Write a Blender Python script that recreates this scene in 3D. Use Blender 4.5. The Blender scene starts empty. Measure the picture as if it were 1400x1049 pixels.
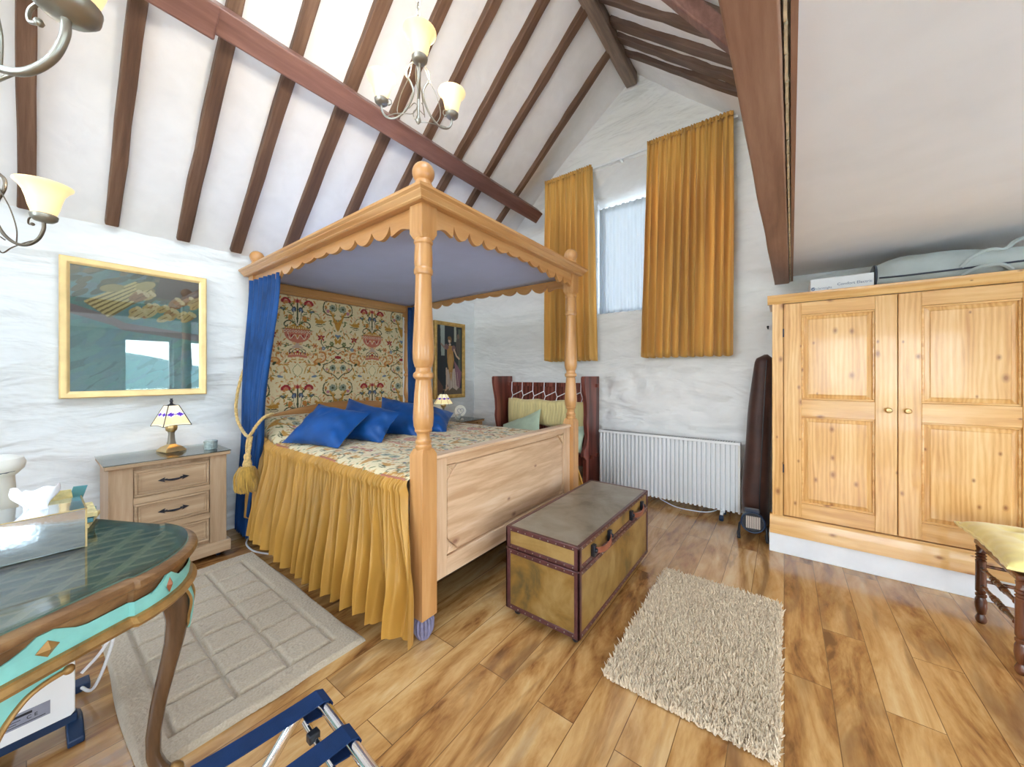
import bpy, bmesh, math, random
import numpy as np
from mathutils import Vector, Matrix, noise
random.seed(7)
S = bpy.context.scene
COL = S.collection
PI = math.pi

# ------------------------------------------------------------------ camera, sky, lights, exposure
cam_d = bpy.data.cameras.new('camera'); cam = bpy.data.objects.new('camera', cam_d); COL.objects.link(cam)
cam.location = (0, 0, 1.3)
cam.rotation_euler = (PI/2, 0, math.atan(372/497.0))
cam_d.sensor_width = 36; cam_d.lens = 36*497/1400.0
cam_d.shift_y = (512-524.5)/1400.0
cam_d.clip_start = 0.02
S.camera = cam
S.view_settings.view_transform = 'Standard'; S.view_settings.look = 'None'
S.view_settings.gamma = 1; S.view_settings.use_curve_mapping = False
S.view_settings.exposure = 0.42

W = bpy.data.worlds.new('sky'); S.world = W; W.use_nodes = True
nt = W.node_tree; nt.nodes.clear()
o = nt.nodes.new('ShaderNodeOutputWorld'); bg = nt.nodes.new('ShaderNodeBackground')
tc = nt.nodes.new('ShaderNodeTexCoord'); sx = nt.nodes.new('ShaderNodeSeparateXYZ'); cr = nt.nodes.new('ShaderNodeValToRGB')
nt.links.new(tc.outputs['Generated'], sx.inputs[0]); nt.links.new(sx.outputs['Z'], cr.inputs[0])
cr.color_ramp.elements[0].position = 0.0; cr.color_ramp.elements[0].color = (0.95, 0.98, 1.0, 1)
cr.color_ramp.elements[1].position = 0.7; cr.color_ramp.elements[1].color = (0.66, 0.81, 1.0, 1)
nt.links.new(cr.outputs[0], bg.inputs[0]); bg.inputs[1].default_value = 10.0
nt.links.new(bg.outputs[0], o.inputs[0])

sun_d = bpy.data.lights.new('sun', 'SUN'); sun = bpy.data.objects.new('sun', sun_d); COL.objects.link(sun)
sun_d.energy = .8; sun_d.angle = 0.35; sun_d.color = (1, 0.93, 0.8)
sun.rotation_euler = Vector((-1.85, 0.42, -1.25)).to_track_quat('-Z', 'Y').to_euler()

def portal(name, loc, direction, sx_, sy_):
    d = bpy.data.lights.new(name, 'AREA'); d.shape = 'RECTANGLE'; d.size = sx_; d.size_y = sy_
    d.cycles.is_portal = True
    ob = bpy.data.objects.new(name, d); COL.objects.link(ob); ob.location = loc
    ob.rotation_euler = Vector(direction).to_track_quat('-Z', 'Z').to_euler()
    return ob

# ------------------------------------------------------------------ helpers: objects
ORG = {}
def setp(ob, label=None, cat=None, group=None, kind=None):
    if label: ob['label'] = label
    if cat: ob['category'] = cat
    if group: ob['group'] = group
    if kind: ob['kind'] = kind
    return ob
def thing(name, label, cat, loc=(0, 0, 0), group=None, rot=(0, 0, 0)):
    ob = bpy.data.objects.new(name, None); COL.objects.link(ob)
    ob.empty_display_size = 0.1
    ob.location = loc; ob.rotation_euler = rot
    ORG[ob] = Vector(loc)
    return setp(ob, label, cat, group)
class MB:
    def __init__(s): s.v = []; s.f = []; s.m = []
    def add(s, vs, fs, mi=0):
        b = len(s.v); s.v += [tuple(p) for p in vs]; s.f += [tuple(i+b for i in f) for f in fs]; s.m += [mi]*len(fs); return s
    def box(s, x0, x1, y0, y1, z0, z1, mi=0):
        vs = [(x, y, z) for x in (x0, x1) for y in (y0, y1) for z in (z0, z1)]
        return s.add(vs, [(0, 1, 3, 2), (4, 6, 7, 5), (0, 4, 5, 1), (2, 3, 7, 6), (0, 2, 6, 4), (1, 5, 7, 3)], mi)
    def obox(s, c, ax, ay, az, mi=0):
        c = Vector(c); ax = Vector(ax); ay = Vector(ay); az = Vector(az)
        vs = [c+ax*i+ay*j+az*k for i in (-1, 1) for j in (-1, 1) for k in (-1, 1)]
        return s.add(vs, [(0, 1, 3, 2), (4, 6, 7, 5), (0, 4, 5, 1), (2, 3, 7, 6), (0, 2, 6, 4), (1, 5, 7, 3)], mi)
    def prism(s, poly, axis, t0, t1, mi=0):
        def mk(p, t):
            a, b = p
            return (t, a, b) if axis == 'x' else (a, t, b) if axis == 'y' else (a, b, t)
        n = len(poly); vs = [mk(p, t0) for p in poly]+[mk(p, t1) for p in poly]
        fs = [tuple(range(n))[::-1], tuple(range(n, 2*n))]+[(i, (i+1) % n, n+(i+1) % n, n+i) for i in range(n)]
        return s.add(vs, fs, mi)
    def lathe(s, prof, c=(0, 0, 0), n=24, axis='z', mi=0, sx=1, sy=1, seg=None):
        vs = []; c = Vector(c)
        for r, h in prof:
            for k in range(n):
                a = 2*PI*k/n; x = max(r, 1e-5)*math.cos(a)*sx; y = max(r, 1e-5)*math.sin(a)*sy
                p = (x, y, h) if axis == 'z' else (h, x, y) if axis == 'x' else (x, h, y)
                vs.append(c+Vector(p))
        fs = []
        for j in range(len(prof)-1):
            for k in range(n):
                a = j*n+k; b = j*n+(k+1) % n
                fs.append((a, b, b+n, a+n))
        return s.add(vs, fs, mi)
    def tube(s, pts, r, n=8, cap=True, mi=0, closed=False):
        pts = [Vector(p) for p in pts]; m = len(pts)
        rr = r if isinstance(r, (list, tuple)) else [r]*m
        vs = []; up = None
        for i, p in enumerate(pts):
            if closed: t = pts[(i+1) % m]-pts[i-1]
            else: t = pts[min(i+1, m-1)]-pts[max(i-1, 0)]
            if t.length < 1e-9: t = Vector((0, 0, 1))
            t.normalize()
            if up is None:
                up = Vector((0, 0, 1)) if abs(t.z) < 0.9 else Vector((1, 0, 0))
            a = up-t*up.dot(t)
            if a.length < 1e-6: a = t.orthogonal()
            a.normalize(); b = t.cross(a); up = a
            for k in range(n):
                q = 2*PI*k/n
                vs.append(p+(a*math.cos(q)+b*math.sin(q))*rr[i])
        fs = []
        for i in range(m if closed else m-1):
            for k in range(n):
                i2 = (i+1) % m
                fs.append((i*n+k, i*n+(k+1) % n, i2*n+(k+1) % n, i2*n+k))
        if cap and not closed:
            fs.append(tuple(range(n))[::-1]); fs.append(tuple((m-1)*n+k for k in range(n)))
        return s.add(vs, fs, mi)
    def grid(s, nu, nv, fn, mi=0, skip=None):
        vs = [fn(i/(nu-1), j/(nv-1)) for j in range(nv) for i in range(nu)]
        fs = [(j*nu+i, j*nu+i+1, (j+1)*nu+i+1, (j+1)*nu+i) for j in range(nv-1) for i in range(nu-1)
              if not (skip and skip((i+.5)/(nu-1), (j+.5)/(nv-1)))]
        return s.add(vs, fs, mi)
    def ball(s, c, r, n=16, mi=0, sc=(1, 1, 1)):
        m = n//2
        prof = [(r*math.sin(PI*j/m), -r*math.cos(PI*j/m)) for j in range(m+1)]
        c = Vector(c); b = len(s.v)
        s.lathe(prof, (0, 0, 0), n, mi=mi)
        for i in range(b, len(s.v)):
            p = s.v[i]; s.v[i] = (c.x+p[0]*sc[0], c.y+p[1]*sc[1], c.z+p[2]*sc[2])
        return s
def part(name, mb, mats, parent=None, local=False, bev=0, smooth=40, seg=2, sub=0, solid=0, cols=None, weld=False):
    me = bpy.data.meshes.new(name)
    off = Vector((0, 0, 0))
    if parent is not None and not local: off = ORG[parent]
    v = np.array(mb.v, dtype=float)-np.array(off)
    me.from_pydata(v.tolist(), [], mb.f)
    if not isinstance(mats, (list, tuple)): mats = [mats]
    for m in mats: me.materials.append(m)
    if len(mats) > 1: me.polygons.foreach_set('material_index', mb.m)
    if cols is not None:
        at = me.color_attributes.new('Col', 'FLOAT_COLOR', 'POINT')
        c4 = np.ones((len(v), 4), dtype=np.float32); c4[:, :3] = cols
        at.data.foreach_set('color', c4.ravel())
    bm = bmesh.new(); bm.from_mesh(me)
    if weld: bmesh.ops.remove_doubles(bm, verts=bm.verts, dist=1e-5)
    bmesh.ops.recalc_face_normals(bm, faces=bm.faces)
    if smooth:
        lim = math.radians(smooth)
        for f in bm.faces: f.smooth = True
        for e in bm.edges:
            if len(e.link_faces) == 2 and e.calc_face_angle(0) > lim: e.smooth = False
    bm.to_mesh(me); bm.free()
    ob = bpy.data.objects.new(name, me); COL.objects.link(ob)
    if parent is not None: ob.parent = parent
    ORG[ob] = off
    if solid:
        md = ob.modifiers.new('solid', 'SOLIDIFY'); md.thickness = solid; md.offset = 0
    if bev:
        md = ob.modifiers.new('bevel', 'BEVEL'); md.width = bev; md.segments = seg; md.limit_method = 'ANGLE'; md.angle_limit = math.radians(40)
    if sub:
        md = ob.modifiers.new('sub', 'SUBSURF'); md.levels = sub; md.render_levels = sub
    return ob
def single(name, mb, mats, label, cat, group=None, **k):
    return setp(part(name, mb, mats, **k), label, cat, group)
def struct(name, mb, mats, **k):
    return setp(part(name, mb, mats, **k), kind='structure')
def spline(pts, n=8):
    pts = [Vector(p) for p in pts]; out = []
    P_ = [pts[0]*2-pts[1]]+pts+[pts[-1]*2-pts[-2]]
    for i in range(1, len(P_)-2):
        for k in range(n):
            t = k/n; a, b, c, d = P_[i-1:i+3]
            out.append(0.5*((2*b)+(c-a)*t+(2*a-5*b+4*c-d)*t*t+(3*b-a-3*c+d)*t**3))
    out.append(pts[-1]); return out
def lerp(a, b, t): return a+(b-a)*t
def sm(t): t = min(1, max(0, t)); return t*t*(3-2*t)
def interp(x, xs, ys): return float(np.interp(x, xs, ys))

# ------------------------------------------------------------------ helpers: materials
class NT:
    def __init__(s, name):
        s.m = bpy.data.materials.new(name); s.m.use_nodes = True; s.t = s.m.node_tree; s.t.nodes.clear()
        s.out = s.n('ShaderNodeOutputMaterial')
    def n(s, typ, **k):
        nd = s.t.nodes.new(typ)
        for a, v in k.items(): setattr(nd, a, v)
        return nd
    def l(s, a, b): s.t.links.new(a, b)
    def coord(s, scale=(1, 1, 1), rot=(0, 0, 0), loc=(0, 0, 0)):
        tc = s.n('ShaderNodeTexCoord'); mp = s.n('ShaderNodeMapping')
        mp.inputs['Scale'].default_value = scale; mp.inputs['Rotation'].default_value = rot; mp.inputs['Location'].default_value = loc
        s.l(tc.outputs['Object'], mp.inputs[0]); return mp.outputs[0]
    def noise(s, vec, scale, detail=3, rough=.55, dist=0):
        nd = s.n('ShaderNodeTexNoise'); nd.inputs['Scale'].default_value = scale; nd.inputs['Detail'].default_value = detail
        nd.inputs['Roughness'].default_value = rough; nd.inputs['Distortion'].default_value = dist
        s.l(vec, nd.inputs['Vector']); return nd.outputs['Fac']
    def ramp(s, fac, stops, interp='LINEAR'):
        r = s.n('ShaderNodeValToRGB'); r.color_ramp.interpolation = interp
        e = r.color_ramp.elements
        while len(e) < len(stops): e.new(0.5)
        for i, (p, c) in enumerate(stops):
            e[i].position = p; e[i].color = (c[0], c[1], c[2], 1)
        s.l(fac, r.inputs[0]); return r.outputs[0]
    def mix(s, fac, a, b, mode='MIX'):
        m = s.n('ShaderNodeMix', data_type='RGBA', blend_type=mode)
        for sk, v in ((m.inputs[0], fac), (m.inputs[6], a), (m.inputs[7], b)):
            if hasattr(v, 'is_linked') or hasattr(v, 'links'): s.l(v, sk)
            elif isinstance(v, (int, float)): sk.default_value = v
            else: sk.default_value = (v[0], v[1], v[2], 1)
        return m.outputs[2]
    def math(s, op, a, b=0.0):
        m = s.n('ShaderNodeMath', operation=op)
        for sk, v in ((m.inputs[0], a), (m.inputs[1], b)):
            if isinstance(v, (int, float)): sk.default_value = v
            else: s.l(v, sk)
        return m.outputs[0]
    def bsdf(s, color, rough=.5, metal=0, spec=.5, bump=None, bdist=.01, bstr=.5, coat=0, sheen=0, trans=0, emit=None, estr=0, alpha=None, ior=1.45):
        b = s.n('ShaderNodeBsdfPrincipled')
        def put(nm, v):
            if isinstance(v, (int, float)): b.inputs[nm].default_value = v
            elif isinstance(v, (tuple, list)): b.inputs[nm].default_value = (v[0], v[1], v[2], 1)
            else: s.l(v, b.inputs[nm])
        put('Base Color', color); put('Roughness', rough); put('Metallic', metal); put('Specular IOR Level', spec)
        put('Coat Weight', coat); b.inputs['Coat Roughness'].default_value = .08; put('Sheen Weight', sheen); put('Transmission Weight', trans)
        b.inputs['IOR'].default_value = ior
        if emit is not None: put('Emission Color', emit); put('Emission Strength', estr)
        if alpha is not None: put('Alpha', alpha)
        if bump is not None:
            bp = s.n('ShaderNodeBump'); bp.inputs['Strength'].default_value = bstr; bp.inputs['Distance'].default_value = bdist
            s.l(bump, bp.inputs['Height']); s.l(bp.outputs[0], b.inputs['Normal'])
        s.l(b.outputs[0], s.out.inputs[0]); s.b = b
        return s.m
def plain(name, c, rough=.5, metal=0, spec=.5, var=.08, scale=12, coat=0, sheen=0, bstr=.15, bdist=.002):
    t = NT(name); v = t.coord()
    f = t.noise(v, scale, 4)
    col = t.ramp(f, [(.3, [x*(1-var) for x in c]), (.7, [min(1, x*(1+var)) for x in c])])
    return t.bsdf(col, rough, metal, spec, bump=f, bstr=bstr, bdist=bdist, coat=coat, sheen=sheen)
def wood(name, dark, mid, light, axis='z', rough=.35, grain=1.0, knots=None, coat=.0, bstr=.12, contrast=1.0, wv=.25, rot=(0, 0, 0)):
    t = NT(name); sc = {'x': (.09, 1, 1), 'y': (1, .09, 1), 'z': (1, 1, .09)}[axis]
    v = t.coord(sc)
    if any(rot):
        tc = t.n('ShaderNodeTexCoord'); m1 = t.n('ShaderNodeMapping'); m1.inputs['Rotation'].default_value = rot; m2 = t.n('ShaderNodeMapping'); m2.inputs['Scale'].default_value = sc
        t.l(tc.outputs['Object'], m1.inputs[0]); t.l(m1.outputs[0], m2.inputs[0]); v = m2.outputs[0]
    big = t.noise(v, 9*grain, 3, .5, .6)
    fine = t.noise(v, 90*grain, 3, .6, .3)
    w = t.n('ShaderNodeTexWave', wave_type='BANDS', bands_direction={'x': 'Y', 'y': 'X', 'z': 'X'}[axis])
    w.inputs['Scale'].default_value = 8*grain; w.inputs['Distortion'].default_value = 9; w.inputs['Detail'].default_value = 3; w.inputs['Detail Scale'].default_value = 1.2
    t.l(v, w.inputs['Vector'])
    f = t.math('ADD', t.math('MULTIPLY', big, .8-wv), t.math('ADD', t.math('MULTIPLY', fine, .2), t.math('MULTIPLY', w.outputs['Fac'], wv)))
    h = .16/contrast
    col = t.ramp(f, [(.5-h, dark), (.5, mid), (.5+h, light)])
    if knots:
        kc = t.n('ShaderNodeTexCoord'); ks = t.n('ShaderNodeSeparateXYZ'); kb = t.n('ShaderNodeCombineXYZ'); t.l(kc.outputs['Object'], ks.inputs[0])
        t.l(ks.outputs['Y' if axis == 'y' else 'X'], kb.inputs[0]); t.l(ks.outputs['Z'], kb.inputs[1])
        km = t.n('ShaderNodeMapping'); km.inputs['Scale'].default_value = (.6, 1, 1) if axis in 'xy' else (1, .6, 1); t.l(kb.outputs[0], km.inputs[0]); kv = km.outputs[0]
        vo = t.n('ShaderNodeTexVoronoi', voronoi_dimensions='2D'); vo.inputs['Scale'].default_value = knots; t.l(kv, vo.inputs['Vector'])
        sel = t.n('ShaderNodeSeparateColor'); t.l(vo.outputs['Color'], sel.inputs[0])
        dist = t.math('DIVIDE', vo.outputs['Distance'], t.math('ADD', t.math('MULTIPLY', sel.outputs[1], 1.1), .35))
        dist = t.math('ADD', dist, t.math('MULTIPLY', t.math('SUBTRACT', t.noise(kv, 4.0, 2), .5), .06))
        k = t.ramp(dist, [(.04, (1, 1, 1)), (.075, (.55, .55, .55)), (.16, (0, 0, 0))])
        gate = t.math('GREATER_THAN', sel.outputs[0], .58)
        col = t.mix(t.math('MULTIPLY', t.math('MULTIPLY', k, gate), .8), col, [dark[0]*.45, dark[1]*.3, dark[2]*.35])
    return t.bsdf(col, rough, bump=fine, bstr=bstr, bdist=.002, coat=coat)
def fabric(name, c, var=.15, scale=5, weave=350, rough=.8, sheen=.3, bstr=.3, spec=.2, stretch=(1, 1, 1)):
    t = NT(name); v = t.coord(stretch)
    f = t.noise(v, scale, 4); g = t.noise(t.coord(), weave, 2)
    col = t.ramp(f, [(.3, [x*(1-var) for x in c]), (.7, [min(1, x*(1+var)) for x in c])])
    return t.bsdf(col, rough, spec=spec, bump=g, bstr=bstr, bdist=.001, sheen=sheen)
def plaster(name, c, s1=1.6, s2=7, bd=.05, bs=.6, rough=.85, tint=None, sc=(1, 1, 1)):
    t = NT(name); v = t.coord(sc)
    a = t.noise(v, s1, 3, .5, .8); b = t.noise(v, s2, 3, .5, .5); cc = t.noise(v, 40, 2)
    h = t.math('ADD', t.math('MULTIPLY', a, .75), t.math('ADD', t.math('MULTIPLY', b, .2), t.math('MULTIPLY', cc, .008)))
    d = tint or [x*.94 for x in c]
    col = t.ramp(b, [(.3, d), (.65, c)])
    return t.bsdf(col, rough, spec=.25, bump=h, bstr=bs, bdist=bd)
def colattr(name, rough=.8, sheen=.2, weave=300, bstr=.3, coat=0, spec=.3):
    t = NT(name); a = t.n('ShaderNodeAttribute', attribute_name='Col')
    g = t.noise(t.coord(), weave, 2)
    col = t.mix(.22, a.outputs['Color'], t.ramp(g, [(.35, (.35, .35, .35)), (.65, (1, 1, 1))]), 'MULTIPLY')
    return t.bsdf(col, rough, bump=g, bstr=bstr, bdist=.001, sheen=sheen, coat=coat, spec=spec)

M = {}
M['plaster'] = plaster('white_lime_plaster', (.89, .89, .89), bd=.035, bs=.5)
M['stone'] = plaster('whitewashed_stone', (.80, .825, .84), s1=2.0, s2=6, bd=.12, bs=.85, sc=(.6, .6, 1.7))
M['gable'] = plaster('limewashed_stone_lifted', (.89, .88, .865), s1=2.0, s2=6, bd=.12, bs=.85, sc=(.6, .6, 1.7))  # stone wash made paler and creamier to lift the dim gable
M['smooth'] = plaster('smooth_white_plaster', (.90, .90, .90), s1=.8, s2=3, bd=.008, bs=.3)
M['white'] = plain('white_paint', (.85, .86, .88), .4, var=.03)
M['whitegloss'] = plain('white_enamel', (.88, .89, .9), .25, var=.02, coat=.3)
SL = math.atan2(4.60-2.33, 2.40)
M['rafter'] = wood('rafter_timber', (.07, .035, .022), (.135, .070, .042), (.215, .125, .080), 'x', .6, 1.3, bstr=.6, wv=.06, contrast=.8, rot=(0, SL, 0))
M['rafterR'] = wood('rafter_timber_right', (.06, .035, .026), (.12, .072, .052), (.20, .13, .095), 'x', .6, 1.3, bstr=.6, wv=.06, contrast=.8, rot=(0, -SL, 0))
M['purlin'] = wood('purlin_timber', (.10, .042, .034), (.165, .078, .062), (.25, .13, .105), 'y', .4, 1.2, bstr=.3, wv=.05, contrast=.8)
M['platebeam'] = wood('plate_beam', (.21, .105, .065), (.30, .155, .098), (.40, .235, .155), 'y', .5, 1.3, bstr=.3, wv=.06, contrast=.75)
M['ridge'] = wood('ridge_timber', (.10, .07, .05), (.19, .135, .10), (.30, .22, .17), 'y', .6, 1.2, bstr=.4, wv=.06)
HONEY = ((.42, .185, .055), (.545, .27, .095), (.64, .365, .155))
M['bedz'] = wood('honey_pine_upright', *HONEY, 'z', .3, 1.2, coat=.3, wv=.1, contrast=.7)
M['bedx'] = wood('honey_pine_lengthwise', *HONEY, 'x', .3, 1.2, coat=.3, wv=.1, contrast=.7)
M['bedy'] = wood('honey_pine_crosswise', *HONEY, 'y', .3, 1.2, coat=.3, wv=.1, contrast=.7)
PALE = ((.53, .32, .18), (.68, .46, .29), (.77, .57, .40))
M['palez'] = wood('pale_pine_upright', *PALE, 'z', .35, 1.4, coat=.15, wv=.12, contrast=.7)
M['paley'] = wood('pale_pine_crosswise', *PALE, 'y', .35, 1.6, knots=6.5, coat=.15, contrast=.8, wv=.2)
M['carve'] = plain('carved_pine', (.66, .44, .27), .5, var=.15, scale=25)
WARD = ((.60, .29, .085), (.76, .43, .155), (.86, .56, .25))
M['wardz'] = wood('knotty_pine_upright', *WARD, 'z', .28, 1.7, knots=10, coat=.4, contrast=.85, wv=.16)
M['wardx'] = wood('knotty_pine_crosswise', *WARD, 'x', .28, 1.7, knots=10, coat=.4, contrast=.8, wv=.16)
M['ns'] = wood('limed_oak', (.33, .21, .12), (.46, .31, .185), (.57, .41, .265), 'y', .45, 1.5, contrast=.8, wv=.12)
M['nsz'] = wood('limed_oak_upright', (.31, .195, .11), (.43, .285, .17), (.52, .37, .24), 'z', .45, 1.5, contrast=.8, wv=.12)
M['nsfar'] = wood('brown_oak', (.22, .10, .04), (.38, .2, .08), (.5, .29, .14), 'y', .4, .9)
M['bench'] = wood('red_stained_wood', (.085, .02, .013), (.175, .042, .028), (.28, .08, .055), 'z', .35, .8, coat=.2)
M['blue'] = fabric('blue_silk', (.004, .062, .245), .3, 6, 260, .38, .05, .35, .4)
M['bluecurtain'] = fabric('blue_curtain_cloth', (.006, .055, .20), .3, 5, 260, .6, .1, .2, .3)
M['gold'] = fabric('gold_silk', (.47, .24, .038), .18, 7, 240, .42, .1, .2, .5, (1, 1, .25))
M['goldcurtain'] = fabric('gold_curtain_silk', (.68, .38, .095), .25, 9, 260, .5, .15, .2, .4, (1, 1, .06))
M['rope'] = fabric('gold_rope', (.62, .42, .16), .3, 60, 200, .7, .3, .5)
M['tassel'] = fabric('gold_fringe', (.40, .23, .04), .4, 90, 300, .7, .3, .6, .3, (1, 1, .08))
M['canopy'] = fabric('lilac_grey_lining', (.50, .56, .84), .04, 4, 200, .9, .1, .1)
M['tapestry'] = colattr('woven_tapestry')
M['paint_a'] = colattr('painted_print', .6, 0, 160, .2)
M['mattress'] = fabric('mattress_ticking', (.5, .42, .3), .1)
M['footpurple'] = plain('purple_grey_paint', (.2, .19, .3), .5, var=.3, scale=20)
M['giltframe'] = plain('pale_gilt', (.86, .63, .3), .35, .35, var=.12, scale=8)
M['giltdark'] = plain('old_gilt', (.55, .34, .1), .4, .4, var=.25, scale=20)
M['iron'] = plain('dark_iron', (.035, .035, .045), .4, .7, var=.2)
M['steel'] = plain('pewter_metal', (.36, .34, .29), .35, .85, var=.15)
M['steel2'] = plain('aged_bronze_metal', (.16, .13, .1), .4, .8, var=.2)
M['chrome'] = plain('chrome', (.8, .8, .82), .08, 1, var=.02)
M['brass'] = plain('brass', (.62, .45, .22), .3, .9, var=.1)
M['navy'] = fabric('navy_webbing', (.006, .024, .085), .15, 20, 400, .7, .02, .5)
M['black'] = plain('black_plastic', (.012, .014, .02), .35, var=.2)
M['darkblue'] = plain('blue_black_plastic', (.01, .03, .08), .4, var=.2)
M['brownbag'] = fabric('brown_nylon', (.060, .024, .017), .3, 8, 300, .5, .2, .3, .4)
M['greybag'] = fabric('grey_green_canvas', (.50, .55, .545), .1, 6, 300, .7, .2, .3)
M['greydark'] = fabric('dark_grey_trim', (.06, .07, .10), .2, 8, 300, .7)
M['cushyellow'] = fabric('straw_yellow_cloth', (.76, .63, .30), .12, 30, 300, .8, .3, .3, .2, (1, 1, .1))
M['cushgreen'] = fabric('pale_green_cloth', (.50, .61, .46), .12, 8, 300, .6, .3)
M['stoolcush'] = fabric('yellow_satin', (.92, .76, .28), .15, 9, 200, .35, .4, .2, .6)
M['turned'] = wood('dark_turned_wood', (.05, .014, .006), (.14, .045, .018), (.26, .1, .045), 'z', .25, 1, coat=.4)
M['cord'] = plain('white_cord', (.8, .8, .82), .5)
M['paper'] = plain('tissue_paper', (.92, .92, .95), .8, var=.02)
M['mirror'] = plain('mirror_glass', (.72, .78, .84), .06, .9, var=.02)
M['blackcloth'] = plain('under_bed_dark', (.02, .015, .012), .9)
M['lettering'] = plain('blue_grey_print', (.16, .2, .32), .6)
M['labelgrey'] = plain('grey_label', (.28, .29, .36), .5)
M['ivory'] = plain('ivory_plastic', (.78, .76, .7), .35, var=.04)
M['booka'] = plain('cream_cover', (.75, .62, .3), .5, var=.3, scale=40)
M['bookb'] = plain('teal_cover', (.1, .28, .32), .5, var=.2)

def mk_glass(name, tint, refl=.12, rough=.02):
    t = NT(name); tr = t.n('ShaderNodeBsdfTransparent'); gl = t.n('ShaderNodeBsdfGlossy'); mx = t.n('ShaderNodeMixShader')
    tr.inputs[0].default_value = (*tint, 1); gl.inputs['Roughness'].default_value = rough
    lw = t.n('ShaderNodeLayerWeight'); lw.inputs[0].default_value = .35
    f = t.math('ADD', t.math('MULTIPLY', lw.outputs['Fresnel'], .8), refl)
    nz = t.noise(t.coord(), 2.0); f = t.math('ADD', f, t.math('MULTIPLY', nz, .01))
    t.l(f, mx.inputs[0]); t.l(tr.outputs[0], mx.inputs[1]); t.l(gl.outputs[0], mx.inputs[2]); t.l(mx.outputs[0], t.out.inputs[0])
    return t.m
M['pane'] = mk_glass('window_glass', (.96, .98, .98), .02)
M['picglass'] = mk_glass('picture_glass', (.95, .98, .98), .07)
M['topglass'] = mk_glass('table_glass', (.90, .96, .95), .03)
M['pot'] = mk_glass('cut_glass', (.5, .58, .58), .12, .15)
def mk_shade(name, c, e):
    t = NT(name); n_ = t.noise(t.coord(), 30, 3)
    col = t.ramp(n_, [(.3, [x*.93 for x in c]), (.7, c)])
    return t.bsdf(col, .35, emit=col, estr=e)
M['shade'] = mk_shade('cream_lamp_glass', (.92, .72, .36), .62)
def mk_net():
    t = NT('white_net'); v = t.coord((1, 1, 1)); n_ = t.noise(v, 400, 1)
    d = t.n('ShaderNodeBsdfTranslucent'); d.inputs[0].default_value = (.10, .12, .14, 1)
    d2 = t.n('ShaderNodeBsdfDiffuse'); d2.inputs[0].default_value = (.85, .9, .97, 1)
    tr = t.n('ShaderNodeBsdfTransparent'); m1 = t.n('ShaderNodeMixShader'); m2 = t.n('ShaderNodeMixShader')
    m1.inputs[0].default_value = .55; t.l(d.outputs[0], m1.inputs[1]); t.l(d2.outputs[0], m1.inputs[2])
    t.l(t.ramp(n_, [(.3, (.0,)*3), (.7, (.05,)*3)]), m2.inputs[0]); t.l(m1.outputs[0], m2.inputs[1]); t.l(tr.outputs[0], m2.inputs[2])
    t.l(m2.outputs[0], t.out.inputs[0]); return t.m
M['net'] = mk_net()
def mk_floor():
    t = NT('laminate_planks'); tc = t.n('ShaderNodeTexCoord'); sp = t.n('ShaderNodeSeparateXYZ'); cb = t.n('ShaderNodeCombineXYZ')
    t.l(tc.outputs['Object'], sp.inputs[0]); t.l(sp.outputs['Y'], cb.inputs[0]); t.l(sp.outputs['X'], cb.inputs[1])
    br = t.n('ShaderNodeTexBrick'); br.offset = .37; br.inputs['Scale'].default_value = 1
    br.inputs['Brick Width'].default_value = 1.22; br.inputs['Row Height'].default_value = .157; br.inputs['Mortar Size'].default_value = .0016
    br.inputs['Color1'].default_value = (0, 0, 0, 1); br.inputs['Color2'].default_value = (1, 1, 1, 1); br.inputs['Mortar'].default_value = (.5, .5, .5, 1)
    t.l(cb.outputs[0], br.inputs['Vector'])
    # shift grain by plank
    ad = t.n('ShaderNodeVectorMath', operation='MULTIPLY_ADD'); ad.inputs[1].default_value = (7.3, 3.1, 5.7)
    t.l(br.outputs['Color'], ad.inputs[0]); t.l(tc.outputs['Object'], ad.inputs[2])
    mp = t.n('ShaderNodeMapping'); mp.inputs['Scale'].default_value = (1, .22, 1); t.l(ad.outputs[0], mp.inputs[0])
    big = t.noise(mp.outputs[0], 5.5, 5, .6, 1.8); fine = t.noise(mp.outputs[0], 60, 3, .6, .4)
    blot = t.noise(mp.outputs[0], 3.0, 3, .5, 2.5)
    f = t.math('ADD', t.math('MULTIPLY', big, .8), t.math('ADD', t.math('MULTIPLY', fine, .16), t.math('MULTIPLY', br.outputs['Color'], .13)))
    col = t.ramp(f, [(.37, (.17, .07, .024)), (.45, (.35, .16, .05)), (.54, (.50, .265, .092)), (.63, (.61, .36, .145)), (.74, (.69, .46, .23))])
    col = t.mix(t.ramp(blot, [(.57, (0, 0, 0)), (.68, (.65, .65, .65))]), col, (.24, .125, .055))
    col = t.mix(t.math('MULTIPLY', br.outputs['Fac'], .75), col, (.08, .035, .015))
    r = t.ramp(fine, [(.3, (.13,)*3), (.7, (.21,)*3)])
    return t.bsdf(col, r, spec=.5, bump=t.math('SUBTRACT', t.math('MULTIPLY', fine, .15), br.outputs['Fac']), bstr=.15, bdist=.002, coat=.35)
M['floor'] = mk_floor()

# ------------------------------------------------------------------ the setting
XW, YG, XR, YF = -3.70, 4.0, 2.75, -2.4
struct('floor', MB().box(XW-.3, XR+.3, YF-.3, YG+.5, -.12, 0), M['floor'], smooth=0)
def fr(x, y, z, s): return noise.fractal(Vector((x*s, y*s, z*s)), 1.0, 2.0, 4)
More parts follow.
